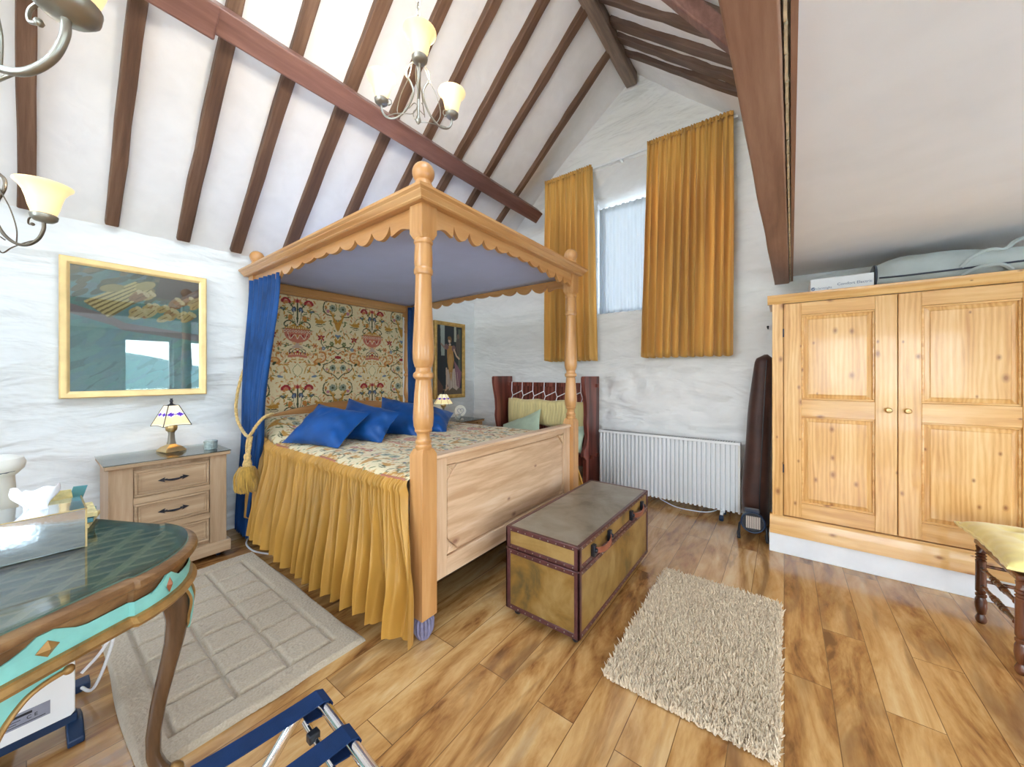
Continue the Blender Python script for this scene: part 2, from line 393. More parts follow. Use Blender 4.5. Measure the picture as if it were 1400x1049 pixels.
# bed-head wall: uneven whitewashed stone
b = MB()
def wl(u, v):
    y = lerp(YF, YG+.05, u); z = lerp(0, 2.62, v)
    return (XW-.012+.016*fr(1.3, y, z, 1.7)+.008*fr(4, y, z, 5)*sm((y-2.6)/.6+.3), y, z)
b.grid(130, 56, wl); b.box(XW-.3, XW-.06, YF-.3, YG+.5, -.1, 2.62)
struct('wall_left', b, M['stone'])
# gable wall with the deep window opening
WX0, WX1, WZ0, WZ1, WY = -1.87, -.72, 2.0, 3.67, 4.35
us = sorted(set(np.round(np.concatenate([np.linspace(XW-.05, XR+.05, 190), [WX0, WX1]]), 4)))
zs = sorted(set(np.round(np.concatenate([np.linspace(0, 4.75, 130), [WZ0, WZ1]]), 4)))
b = MB(); nu = len(us); vs = []
for z in zs:
    for x in us:
        rough = .35+.65*sm((1.9-z)/.7)
        edge = min(abs(x-WX0), abs(x-WX1)) if WZ0 <= z <= WZ1 else 1
        lump = sm((x+2.6)/.6)*sm((-.25-x)/.35)*sm((1.55-z)/.3)
        d = (.030*fr(x, 7.1, z, 1.9)+.014*fr(x, 2.2, z, 6))*rough+lump*(.12*abs(noise.noise(Vector((x*4.2, 3.3, z*5))))-.03+.05*fr(x, 5.5, z, 4.5))
        if x > -.2: d *= .4
        vs.append((x, YG+.012-d*.8, z))
fs = []
for j in range(len(zs)-1):
    for i in range(nu-1):
        xm = (us[i]+us[i+1])/2; zm = (zs[j]+zs[j+1])/2
        if WX0 < xm < WX1 and WZ0 < zm < WZ1: continue
        fs.append((j*nu+i, j*nu+i+1, (j+1)*nu+i+1, (j+1)*nu+i))
b.add(vs, fs)
P = [(WX0, WZ0), (WX1, WZ0), (WX1, WZ1), (WX0, WZ1)]
Q = [(WX0, WZ0+.05), (WX1, WZ0+.05), (WX1, WZ1-.27), (WX0, WZ1-.27)]
b.add([(x, YG-.01, z) for x, z in P]+[(x, WY+.03, z) for x, z in Q], [(i, (i+1) % 4, 4+(i+1) % 4, 4+i) for i in range(4)])
for x0, x1, z0, z1 in ((XW-.3, WX0-.02, 0, 4.75), (WX1+.02, XR+.3, 0, 4.75), (WX0-.02, WX1+.02, 0, WZ0-.02), (WX0-.02, WX1+.02, WZ1+.02, 4.75)):
    b.box(x0, x1, YG+.06, YG+.45, z0, z1)
struct('wall_back', b, M['gable'])
# other walls, with two reflected windows and unseen ones added for daylight
def holed(axis, p0, p1, u0, u1, z0, z1, holes):
    b = MB()
    U = sorted({u0, u1, *[h[0] for h in holes], *[h[1] for h in holes]}); Z = sorted({z0, z1, *[h[2] for h in holes], *[h[3] for h in holes]})
    for i in range(len(U)-1):
        for j in range(len(Z)-1):
            um, zm = (U[i]+U[i+1])/2, (Z[j]+Z[j+1])/2
            if any(h[0] < um < h[1] and h[2] < zm < h[3] for h in holes): continue
            if axis == 'x': b.box(p0, p1, U[i], U[i+1], Z[j], Z[j+1])
            else: b.box(U[i], U[i+1], p0, p1, Z[j], Z[j+1])
    return b
HR = [(1.10, 1.82, .35, 2.02), (1.93, 2.75, .35, 2.02), (-1.9, .1, .3, 2.02)]  # sills lowered and an unseen third opening added for more daylight
HF = [(-2.2, -.7, .7, 2.0), (.4, 2.4, .3, 2.02), (-2.5, -.1, 2.35, 3.3), (-2.0, -.6, 3.3, 3.95)]  # unseen openings, added so daylight reaches the gable and slopes
struct('wall_right', holed('x', XR, XR+.25, YF-.3, YG+.3, 0, 2.35, HR), M['smooth'], smooth=0)
struct('wall_front', holed('y', YF-.25, YF, XW-.3, XR+.3, 0, 4.75, HF), M['smooth'], smooth=0)
wn = [0]
def window(axis, p, u0, u1, z0, z1, nu_=2, nz=1, depth=.06, d0=0):
    wn[0] += 1
    w = thing('window_%d' % wn[0], None, None, (p, u0, z0) if axis == 'x' else (u0, p, z0)); w['kind'] = 'structure'
    fb = MB(); t = .05
    def bx(mb, a0, a1, c0, c1, e0, e1):
        if axis == 'x': mb.box(e0, e1, a0, a1, c0, c1)
        else: mb.box(a0, a1, e0, e1, c0, c1)
    bx(fb, u0, u0+t, z0, z1, p, p+depth); bx(fb, u1-t, u1, z0, z1, p, p+depth)
    bx(fb, u0+t, u1-t, z0, z0+t, p, p+depth); bx(fb, u0+t, u1-t, z1-t, z1, p, p+depth)
    for i in range(1, nu_):
        c = lerp(u0, u1, i/nu_); bx(fb, c-.02, c+.02, z0+t, z1-t, p+.005, p+depth-.005)
    for i in range(1, nz):
        c = lerp(z0, z1, i/nz); bx(fb, u0+t, u1-t, c-.018, c+.018, p+.008, p+depth-.008)
    part('window_frame', fb, M['whitegloss'], w, bev=.004)
    gb = MB(); bx(gb, u0+t*.5, u1-t*.5, z0+t*.5, z1-t*.5, p+depth/2-.002, p+depth/2+.002)
    part('window_pane', gb, M['pane'], w, smooth=0)
    return w
window('y', WY+.03, WX0, WX1, WZ0+.05, WZ1-.27, 1, 1)
for (u0, u1, z0, z1), n_ in zip(HR, (1, 1, 3)):
    window('x', XR+.12, u0, u1, z0, z1, n_)
    portal('daylight_portal', (XR+.24, (u0+u1)/2, (z0+z1)/2), (-1, 0, 0), u1-u0, z1-z0)
for (u0, u1, z0, z1), n_ in zip(HF, (2, 2, 3, 2)):
    window('y', YF-.18, u0, u1, z0, z1, n_)
    portal('daylight_portal', ((u0+u1)/2, YF-.24, (z0+z1)/2), (0, 1, 0), u1-u0, z1-z0)
portal('daylight_portal', ((WX0+WX1)/2, WY+.14, (WZ0+WZ1)/2-.1), (0, -1, 0), WX1-WX0, WZ1-WZ0-.3)
# roof: two plaster slopes meeting over the ridge, low flat ceiling to the right
XE, ZE, XP, ZP = XW, 2.33, -1.3, 4.60
KL = (ZP-ZE)/(XP-XE)
XB = -.02
ZB = ZP-KL*(XB-XP)
def slope(x0, z0, x1, z1, name, seed, hole=None):
    b = MB(); nx = Vector((z0-z1, 0, x1-x0)).normalized()
    def f(u, v):
        x = lerp(x0, x1, u); z = lerp(z0, z1, u); y = lerp(YF-.05, YG+.05, v)
        d = .016*fr(x+seed, y, z, 1.3)+.007*fr(x+seed, y, z, 6)
        if seed == 0: d += .15*sm((y-3.45)/.42)*math.sin(PI*u)
        return (x+nx.x*d, y, z+nx.z*d)
    sk = None
    if hole: sk = lambda u, v: hole[0] < u < hole[1] and hole[2] < v < hole[3]
    b.grid(41, 101, f, skip=sk)
    q = nx*.21; q2 = nx*.32
    def slab(u0, u1, y0, y1):
        xa, xb, za, zb = lerp(x0, x1, u0), lerp(x0, x1, u1), lerp(z0, z1, u0), lerp(z0, z1, u1)
        b.prism([(xa+q.x, za+q.z), (xb+q.x, zb+q.z), (xb+q2.x, zb+q2.z), (xa+q2.x, za+q2.z)], 'y', y0, y1)
    if hole:
        ya, yb = lerp(YF-.05, YG+.05, hole[2]), lerp(YF-.05, YG+.05, hole[3])
        slab(0, 1, YF-.3, ya); slab(0, 1, yb, YG+.5); slab(0, hole[0], ya, yb); slab(hole[1], 1, ya, yb)
        c = Vector((lerp(x0, x1, (hole[0]+hole[1])/2), (ya+yb)/2, lerp(z0, z1, (hole[0]+hole[1])/2)))
        wn[0] += 1; w = thing('window_%d' % wn[0], None, None, tuple(c)); w['kind'] = 'structure'  # unseen roof window, put in for the light it gives
        L = (Vector((x1, 0, z1))-Vector((x0, 0, z0))); tu = L.normalized(); hw = L.length*(hole[1]-hole[0])/2; hy = (yb-ya)/2
        fb = MB(); n_ = nx*.08
        for s_ in (-1, 1):
            fb.obox(c+tu*(hw-.03)*s_+n_, tu*.03, Vector((0, hy, 0)), nx*.09); fb.obox(c+Vector((0, (hy-.03)*s_, 0))+n_, tu*(hw-.06), Vector((0, .03, 0)), nx*.09)
        part('window_frame', fb, M['whitegloss'], w)
        part('window_pane', MB().obox(c+n_*1.6, tu*(hw-.05), Vector((0, hy-.05, 0)), nx*.003), M['pane'], w, smooth=0)
        portal('daylight_portal', c+nx*.2, -nx, .1, .1).rotation_euler = (-nx).to_track_quat('-Z', 'Y').to_euler()
        d = bpy.data.objects[-1] if False else None
        pt_l = [o_ for o_ in COL.objects if o_.type == 'LIGHT'][-1].data; pt_l.size = 2*max(hw, hy); pt_l.size_y = 2*max(hw, hy)
    return struct(name, b, M['plaster'])
slope(XE-.12, ZE-.12*KL, XP+.02, ZP+.02*KL, 'ceiling', 0, (.35, .75, .10, .25))  # rooflight out of view, added to brighten the right slope
slope(XP-.02, ZP+.02*KL, XB+.12, ZB-.12*KL, 'ceiling_right', 9, (.2, .8, .28, .59))  # rooflight out of view, added to brighten the slope over the bed
struct('ceiling_low', MB().box(XB, XR+.3, YF-.3, YG+.4, 2.155, 2.30), M['smooth'], smooth=0)
struct('wall_upper', MB().box(XB-.02, XB+.12, YF-.3, YG+.3, 2.28, ZB+.15), M['smooth'], smooth=0)
# landscape outside the windows
def mk_land(name, a, c):
    t = NT(name); f = t.noise(t.coord((.02, .02, .02)), 3, 4)
    return t.bsdf(t.ramp(f, [(.35, a), (.65, c)]), .9)
struct('bounce_terrace', MB().box(-14, 14, -14, 14, -.5, -.3), plain('pale_bounce_paving', (.82, .83, .86), .8), smooth=0)  # unseen pale ground, added to bounce skylight up to the ceilings
struct('field', MB().box(-60, 140, -120, 120, -3.2, -3.0), mk_land('meadow', (.26, .33, .16), (.36, .42, .22)), smooth=0)
def hill(u, v):
    y = lerp(-160, 160, u); s_ = v
    return (150+60*s_, y, -3.2+(8+4*math.sin(y*.035+1)+2*math.sin(y*.09))*math.sin(s_*PI*.5))
struct('hills', MB().grid(60, 8, hill), mk_land('wooded_hill', (.10, .15, .15), (.16, .22, .20)))

# ------------------------------------------------------------------ roof timbers
ORD = ['first', 'second', 'third', 'fourth', 'fifth', 'sixth', 'seventh', 'eighth', 'ninth', 'tenth']
def timber(p0, p1, w, h, upv, n=14, amp=.006, seed=0):
    """irregular beam from p0 to p1, w across, h along upv"""
    p0 = Vector(p0); p1 = Vector(p1); t = (p1-p0).normalized(); up = Vector(upv); up = (up-t*up.dot(t)).normalized(); sd = t.cross(up)
    b = MB(); vs = []
    for i in range(n+1):
        c = p0.lerp(p1, i/n)
        j = [amp*noise.noise(Vector((i*.7+seed*13.1, k*5.3, seed))) for k in range(4)]
        a0, a1, c0, c1 = -w/2+j[0], w/2+j[1], -h/2+j[2], h/2+j[3]
        for (aa, cc) in ((a0, c0), (a1, c0), (a1, c1), (a0, c1)): vs.append(c+sd*aa+up*cc)
    fs = [(0, 1, 2, 3)[::-1], (4*n, 4*n+1, 4*n+2, 4*n+3)]
    for i in range(n):
        for k in range(4): fs.append((4*i+k, 4*i+(k+1) % 4, 4*i+4+(k+1) % 4, 4*i+4+k))
    return b.add(vs, fs)
nl = Vector((-KL, 0, 1)).normalized()
RY = [0.0, .35, .715, 1.05, 1.42, 1.79, 2.13, 2.51, 2.92, 3.45]
for i, y in enumerate(RY):
    off = -.005
    a = Vector((XE, y, ZE+.0))+nl*off+Vector((.0, 0, .02)); c = Vector((XP, y, ZP))+nl*off
    if i == 0: a += Vector((0.0, 0, -.02))
    w = (.075, .075, .085, .085, .1, .09, .085, .085, .085, .07)[i]
    single('roof_rafter', timber(a, c, w*.9, .10, nl, seed=i+1, amp=.009), M['rafter'],
           'dark brown exposed rafter, %s from the left on the white slope over the bed' % ORD[i], 'rafter', 'rafters on the slope above the bed', bev=.006, seg=1)
nr = Vector((KL, 0, 1)).normalized()
for i, (y0, y1) in enumerate(((3.63, 3.50), (3.43, 3.34), (3.24, 3.13), (2.95, 2.93), (2.62, 2.75))):
    a = Vector((XP+.03, y0, ZP-.03*KL))+nr*.005; c = Vector((XB, y1, ZB))+nr*.005
    lab = ['nearest the gable', 'second from the gable', 'third from the gable', 'fourth from the gable', 'glimpsed above the diagonal brace'][i]
    single('roof_rafter', timber(a, c, .095 if i in (1, 2) else .07, .09, nr, seed=i+30, amp=.008), M['rafterR'],
           'dark rafter on the right roof slope, '+lab, 'rafter', 'rafters on the right roof slope', bev=.006, seg=1)
single('ridge_beam', timber((-1.335, YF, 4.525), (-1.335, 3.97, 4.525), .115, .15, (0, 0, 1), seed=51, n=20), M['ridge'],
       'weathered grey-brown ridge beam at the apex of the roof', 'beam', bev=.01)
pr = thing('roof_purlin', 'long red-brown purlin running along under the rafters above the bed', 'beam', (-2.45, 1, 3.25))
part('purlin_beam', timber((-2.51, YF, 3.235), (-2.425, 3.74, 3.235), .135, .13, nl, seed=61, n=24, amp=.008), M['purlin'], pr, bev=.008)
part('scarf_piece', timber((-2.45, YF, 3.20), (-2.45, .61, 3.20), .16, .12, nl, seed=62, n=10), M['purlin'], pr, bev=.01)
a = Vector((-.92, 2.22, 4.10)); c = Vector((-.07, 2.957, 3.30))
single('roof_brace', timber(a, c, .085, .10, nr, seed=71), M['purlin'], 'thick dark diagonal brace crossing the right roof slope at the top edge', 'beam', bev=.01)
# wall-plate beam running towards the camera
pl = thing('ceiling_beam', 'broad reddish-brown timber beam at the edge of the low ceiling', 'beam', (0, 1, 2.15))
b = MB(); n = 40; vs = []
for i in range(n+1):
    y = lerp(4.03, YF, i/n); sh = .014*(4.0-y)
    j = .005*noise.noise(Vector((y*2.2, 3, 1))); x0 = -.068-sh*1.05+j; x1 = .036-sh+.004*noise.noise(Vector((y*2.5, 9, 4)))
    if x1 - x0 < .1: x1 = x0+.1
    zb = 2.10+.004*noise.noise(Vector((y*1.3, 5, 2)))
    vs += [(x0, y, zb), (x1, y, zb), (x1, y, 2.29), (x0, y, 2.29)]
fs = [(0, 1, 2, 3), (4*n, 4*n+1, 4*n+2, 4*n+3)[::-1]]
for i in range(n):
    for k in range(4): fs.append((4*i+k, 4*i+(k+1) % 4, 4*i+4+(k+1) % 4, 4*i+4+k))
b.add(vs, fs); part('beam_timber', b, M['platebeam'], pl, bev=.006)
b = MB()
for i in range(60):
    y = 3.98-i*.105; sh = .014*(4.0-y)
    b.box(.040-sh, .047-sh, y-.096-.006*random.random(), y, 2.104+.004*random.random(), 2.16)
part('lath_strip', b, plain('pale_lath', (.62, .5, .33), .7, var=.3, scale=30), pl, smooth=0)
part('edge_batten', MB().add([(.049, 4.0, 2.112), (.062, 4.0, 2.112), (.062, 4.0, 2.165), (.049, 4.0, 2.165), (.049-.08, YF, 2.112), (.064-.08, YF, 2.112), (.064-.08, YF, 2.165), (.049-.08, YF, 2.165)],
     [(3, 2, 1, 0), (4, 5, 6, 7), (0, 1, 5, 4), (1, 2, 6, 5), (2, 3, 7, 6), (3, 0, 4, 7)]), M['platebeam'], pl, smooth=0)

# ------------------------------------------------------------------ woven pattern (drawn once as colours, laid on fine meshes)
class Canvas:
    def __init__(s, w, h, bgc, ppu):
        s.w, s.h, s.k = int(w*ppu), int(h*ppu), ppu
        s.a = np.empty((s.h, s.w, 3), np.float32); s.a[:] = bgc
        s.Y, s.X = np.mgrid[0:s.h, 0:s.w]; s.X = (s.X+.5)/ppu; s.Y = (s.Y+.5)/ppu
    def win(s, x0, x1, y0, y1):
        i0 = max(0, int(x0*s.k)-1); i1 = min(s.w, int(x1*s.k)+2); j0 = max(0, int(y0*s.k)-1); j1 = min(s.h, int(y1*s.k)+2)
        return (slice(j0, max(j0, j1)), slice(i0, max(i0, i1)))
    def ell(s, cx, cy, rx, ry, c, rot=0):
        R = max(rx, ry); w = s.win(cx-R, cx+R, cy-R, cy+R); x = s.X[w]-cx; y = s.Y[w]-cy
        a, b = math.cos(rot), math.sin(rot)
        m = ((x*a+y*b)/rx)**2+((-x*b+y*a)/ry)**2 <= 1
        s.a[w][m] = c; return s
    def poly(s, pts, c):
        xs = [p[0] for p in pts]; ys = [p[1] for p in pts]; w = s.win(min(xs), max(xs), min(ys), max(ys))
        x = s.X[w]; y = s.Y[w]; m = np.zeros(x.shape, bool); n = len(pts)
        for i in range(n):
            x1, y1 = pts[i]; x2, y2 = pts[(i+1) % n]
            if y1 == y2: continue
            m ^= ((y1 > y) != (y2 > y)) & (x < (x2-x1)*(y-y1)/(y2-y1)+x1)
        s.a[w][m] = c; return s
    def line(s, pts, wd, c):
        for (x1, y1), (x2, y2) in zip(pts[:-1], pts[1:]):
            w = s.win(min(x1, x2)-wd, max(x1, x2)+wd, min(y1, y2)-wd, max(y1, y2)+wd); x = s.X[w]; y = s.Y[w]
            dx, dy = x2-x1, y2-y1; L = dx*dx+dy*dy+1e-12
            t = np.clip(((x-x1)*dx+(y-y1)*dy)/L, 0, 1)
            m = (x-x1-t*dx)**2+(y-y1-t*dy)**2 <= (wd/2)**2
            s.a[w][m] = c
        return s
    def curve(s, pts, wd, c): return s.line([(p.x, p.y) for p in spline([(q[0], q[1], 0) for q in pts], 6)], wd, c)
def tapestry_tile():
    """half a repeat: x 0 (vase axis) .. .384 (mirror axis), y 0 .. .80 upwards"""
    c = Canvas(.384, .80, (.82, .69, .43), 500)
    GR = (.06, .07, .03); GG = (.16, .19, .07); RD = (.36, .03, .035); PK = (.60, .19, .12); OC = (.56, .27, .045); OR = (.60, .23, .06)
    NV = (.05, .07, .12); BL = (.17, .23, .33); CR = (.86, .74, .52); TE = (.30, .33, .25)
    rr = random.Random(3)
    for _ in range(420):
        x, y = rr.random()*.384, rr.random()*.8
        c.ell(x, y, .006, .003, ((.86, .72, .47), (.74, .56, .32), (.80, .62, .36))[rr.randrange(3)], rr.random()*3)
    for _ in range(230):
        x, y = rr.random()*.384, rr.random()*.8; a = rr.random()*3.1
        c.ell(x, y, .015+.008*rr.random(), .006, (OC, OR, (.74, .52, .24), GG, (.76, .48, .28))[rr.randrange(5)], a)
    # bowl
    c.poly([(0, .365), (.012, .365), (.02, .34), (.05, .325), (.045, .315), (0, .315)], (.55, .40, .30))
    bowl = [(0, .36)]+[(.115*math.sin(a), .455-.09*math.cos(a)) for a in np.linspace(.1, PI/2, 12)]+[(.12, .475), (.10, .495), (0, .495)]
    c.poly(bowl, PK)
    for k in range(5): c.ell(.012+k*.024, .470, .010, .011, CR); c.ell(.012+k*.024, .470, .006, .007, RD)
    c.ell(.045, .425, .014, .018, RD); c.ell(0, .425, .012, .016, OR); c.ell(.08, .432, .010, .013, RD)
    c.curve([(.0, .40), (.025, .44), (.06, .40), (.085, .45)], .006, CR)
    for k in range(6): c.ell(.008+k*.019, .502, .007, .011, OC)
    c.line([(0, .490), (.112, .490)], .005, (.35, .12, .07))
    # fountain of leaves above the bowl
    c.poly([(0, .51), (.07, .515), (.03, .54), (0, .56)], OC)
    c.curve([(0, .52), (0, .62), (0, .735)], .011, GR)
    c.curve([(.006, .53), (.03, .62), (.045, .70), (.085, .735)], .009, GR)
    c.curve([(.006, .53), (.022, .60), (.024, .66)], .013, CR); c.curve([(.012, .53), (.03, .60), (.034, .66)], .004, GR)
    c.curve([(.01, .53), (.06, .565), (.10, .555), (.115, .525), (.095, .51), (.085, .525)], .010, GR)
    c.curve([(.02, .535), (.05, .58), (.075, .60)], .006, GG)
    c.ell(.030, .672, .020, .027, NV, .4); c.ell(.033, .674, .010, .015, BL, .4); c.ell(.030, .655, .005, .010, CR)
    c.ell(.062, .60, .021, .023, OR); c.ell(.062, .60, .011, .012, OC); c.ell(.070, .578, .013, .010, OR)
    for a in np.linspace(.1, 3.0, 8): c.ell(.100+.033*math.cos(a), .732+.033*math.sin(a), .011, .011, RD)
    c.ell(.100, .735, .022, .018, PK); c.ell(.098, .728, .012, .010, OR)
    c.poly([(0, .735), (.022, .745), (.026, .775), (.010, .765), (0, .785)], PK); c.poly([(0, .735), (.012, .745), (.010, .765), (0, .77)], RD)
    c.curve([(.05, .665), (.07, .655), (.085, .66)], .006, GR)
    c.ell(.128, .667, .026, .011, GR, .25); c.ell(.128, .667, .015, .005, BL, .25)
    c.curve([(.150, .66), (.18, .65), (.20, .62)], .006, GG)
    # vine round the mirror axis, grapes and leaves
    c.curve([(.384, .575), (.33, .65), (.27, .665), (.235, .71), (.245, .775), (.275, .795)], .010, GR)
    c.curve([(.384, .56), (.35, .60), (.33, .66), (.30, .70)], .018, OC)
    for k in range(7): c.ell(.33+.022*math.cos(k*.9), .735+.022*math.sin(k*.9), .014, .014, TE)
    c.ell(.33, .735, .012, .012, GR); c.curve([(.362, .78), (.372, .73), (.350, .705)], .008, GG)
    for k in range(9): c.ell(.272+.008*(k % 3), .685+.011*(k//3), .0055, .0055, (.5, .2, .25))
    c.ell(.262, .735, .011, .018, OR, .5)
    # golden bird
    c.ell(.195, .585, .038, .020, OC, .3); c.ell(.165, .605, .014, .013, OC); c.poly([(.225, .59), (.272, .60), (.235, .57)], OC); c.poly([(.19, .60), (.215, .64), (.22, .595)], (.7, .46, .16))
    c.ell(.195, .555, .030, .006, GR); c.curve([(.16, .545), (.20, .535), (.23, .545)], .005, GR)
    # stag mask on the axis
    c.poly([(.384, .50), (.365, .53), (.345, .59), (.362, .62), (.384, .60)], OC); c.curve([(.365, .60), (.34, .64), (.345, .68)], .008, OC); c.ell(.366, .585, .004, .006, RD)
    c.poly([(.384, .44), (.35, .46), (.36, .475), (.384, .465)], BL); c.poly([(.384, .39), (.36, .37), (.345, .42), (.36, .44), (.384, .41)], OC)
    # red lily, blossoms and sprigs by the bowl
    for a in (.5, 1.6, 2.7, 3.9, 5.4): c.ell(.215+.022*math.cos(a), .430+.020*math.sin(a), .017, .009, RD, a)
    c.ell(.215, .43, .008, .008, OC); c.poly([(.195, .455), (.215, .50), (.235, .455)], (.76, .50, .22)); c.curve([(.215, .41), (.215, .375), (.235, .345)], .007, GR)
    for k in range(6): c.ell(.32+.014*math.cos(k*1.1), .375+.016*math.sin(k*1.1), .011, .008, GG, k)
    c.curve([(.384, .33), (.33, .35), (.28, .345), (.25, .36)], .008, GR)
    for k in range(7): c.ell(.235+.012*math.cos(k*.9), .325+.012*math.sin(k*.9), .007, .007, BL)
    for k in range(6): c.ell(.155+.019*math.cos(k*1.05), .345+.016*math.sin(k*1.05), .011, .007, OR, k*1.05)
    c.ell(.155, .345, .008, .007, RD); c.curve([(.05, .345), (.09, .335), (.13, .345)], .007, GR); c.ell(.09, .352, .015, .006, GG, .3); c.ell(.105, .325, .014, .006, GG, -.3)
    # crown
    c.poly([(0, .235), (.085, .225), (.088, .245), (0, .257)], PK)
    for k in range(5): c.ell(.01+k*.019, .264, .007, .013, RD if k % 2 else OR)
    c.curve([(0, .285), (.02, .30), (.045, .285), (.035, .272)], .007, GR); c.ell(0, .28, .013, .013, RD)
    c.curve([(.03, .31), (.065, .30), (.07, .275), (.052, .272)], .006, GR)
    # swan and squirrel
    c.curve([(.14, .19), (.105, .235), (.115, .265), (.14, .255), (.138, .232)], .012, OR); c.curve([(.14, .19), (.105, .235), (.115, .265), (.14, .255)], .005, CR)
    c.ell(.185, .195, .044, .030, OR, .5); c.ell(.19, .20, .028, .016, (.74, .45, .18), .5)
    c.curve([(.215, .19), (.25, .22), (.245, .275), (.205, .285)], .026, OR); c.curve([(.215, .20), (.243, .225), (.238, .268), (.21, .277)], .006, CR)
    c.ell(.165, .262, .016, .012, OR); c.ell(.195, .17, .012, .02, GR, .8); c.curve([(.23, .165), (.29, .185), (.33, .215), (.384, .245)], .008, GR)
    c.poly([(.384, .225), (.35, .235), (.35, .25), (.384, .26)], RD); c.curve([(.384, .27), (.35, .30), (.30, .31)], .006, GR); c.ell(.30, .27, .022, .012, OR, -.6); c.ell(.33, .30, .018, .010, OR, .6)
    # pale bud and lower leaves
    c.poly([(0, .03), (.03, .07), (.045, .12), (.02, .16), (0, .20)], (.86, .72, .44)); c.curve([(0, .045), (.03, .08), (.04, .12), (0, .17)], .004, GG)
    c.curve([(.06, .08), (.08, .14), (.12, .165)], .007, OC); c.ell(.10, .10, .02, .009, OC, .8)
    c.curve([(.384, .02), (.33, .07), (.27, .09), (.235, .13), (.24, .16)], .009, GR)
    for k in range(7): c.ell(.33+.020*math.cos(k*.9), .135+.020*math.sin(k*.9), .013, .013, TE)
    c.ell(.33, .135, .012, .012, GR); c.ell(.27, .12, .014, .010, (.6, .3, .3)); c.ell(.15, .05, .026, .011, BL, .2); c.curve([(.17, .05), (.21, .06), (.24, .03)], .006, GG)
    c.ell(.215, .035, .02, .012, OC, .4); c.ell(.30, .03, .02, .01, OR, -.3); c.ell(.05, .03, .015, .01, OC)
    return c.a
TILE = tapestry_tile()
def tap(x, y):
    """pattern colours at numpy coords (metres); x measured from a vase axis, y from the bottom of a repeat"""
    p = np.mod(x, .768); p = np.where(p > .384, .768-p, p); q = np.mod(y, .80)
    i = np.clip((p*500).astype(int), 0, TILE.shape[1]-1); j = np.clip((q*500).astype(int), 0, TILE.shape[0]-1)
    return TILE[j, i]

# ------------------------------------------------------------------ four-poster bed
BX0, BX1, BY0, BY1 = -3.60, -1.432, 1.18, 2.735       # post centres
bed = thing('four_poster_bed', 'honey pine four-poster bed with scalloped canopy and turned posts', 'bed', (-2.5, 1.95, 0))
HW = .0475
def post(cx, cy, low):
    b = MB()
    z1 = .935 if low else .80
    # square foot block with chamfered top and base
    def block(za, zb, ch0, ch1):
        w = HW; i = HW*.72
        prof = [(i, za), (w, za+ch0), (w, zb-ch1), (i, zb)]
        vs = []
        for h, z in prof: vs.extend([(cx-h, cy-h, z), (cx+h, cy-h, z), (cx+h, cy+h, z), (cx-h, cy+h, z)])
        fs = [(0, 3, 2, 1), (12, 13, 14, 15)]
        for j in range(3):
            for k in range(4): fs.append((4*j+k, 4*j+(k+1) % 4, 4*j+4+(k+1) % 4, 4*j+4+k))
        b.add(vs, fs)
    block(.10, z1, .012, .03); block(1.965, 2.132, .028, .004)
    dz = z1-.935
    prof = [(.036, .925+dz), (.041, .938+dz), (.041, .950+dz), (.036, .955+dz), (.040, .962+dz), (.040, .974+dz), (.033, .982+dz), (.031, 1.0+dz*.8), (.034, 1.012), (.041, 1.016), (.043, 1.024), (.041, 1.03),
            (.047, 1.045), (.0505, 1.08), (.0495, 1.12), (.045, 1.19), (.0395, 1.255), (.037, 1.275), (.042, 1.278), (.049, 1.286), (.0505, 1.296), (.048, 1.306), (.040, 1.312), (.037, 1.322),
            (.038, 1.334), (.043, 1.338), (.044, 1.346), (.047, 1.352), (.0515, 1.375), (.0525, 1.41), (.051, 1.46), (.047, 1.54), (.043, 1.63), (.0405, 1.72), (.039, 1.775), (.0385, 1.79),
            (.044, 1.794), (.0465, 1.804), (.0465, 1.814), (.044, 1.822), (.042, 1.826), (.0445, 1.85), (.0445, 1.88), (.042, 1.925), (.041, 1.94), (.0455, 1.944), (.0465, 1.956), (.042, 1.966), (.036, 1.975)]
    b.lathe(prof, (cx, cy, 0), 28)
    o = part('post', b, M['bedz'], bed, bev=.002, seg=1, smooth=32)
    f = MB(); zc = 2.20
    f.lathe([(.001, 2.17), (.044, 2.17), (.047, 2.185), (.044, 2.20), (.038, 2.208), (.040, 2.214), (.047, 2.222), (.0485, 2.230), (.045, 2.236)]+[(.0545*math.sin(a), 2.296-.0545*math.cos(a)) for a in np.linspace(.75, PI, 14)], (cx, cy, 0), 24)
    part('finial', f, M['bedz'], o)
    ft = MB()
    for k in range(14):
        a = 2*PI*k/14
        ft.tube([(cx+.030*math.cos(a), cy+.030*math.sin(a), .118), (cx+.043*math.cos(a), cy+.043*math.sin(a), .085), (cx+.041*math.cos(a), cy+.041*math.sin(a), .04), (cx+.026*math.cos(a), cy+.026*math.sin(a), 0.004)], [.008, .011, .011, .006], 6)
    ft.lathe([(.001, 0), (.03, 0), (.042, .05), (.042, .09), (.03, .115), (.001, .118)], (cx, cy, 0), 16)
    part('carved_foot', ft, M['footpurple'], o)
    return o
for cx in (BX1, BX0):
    for cy in (BY0, BY1): post(cx, cy, True)
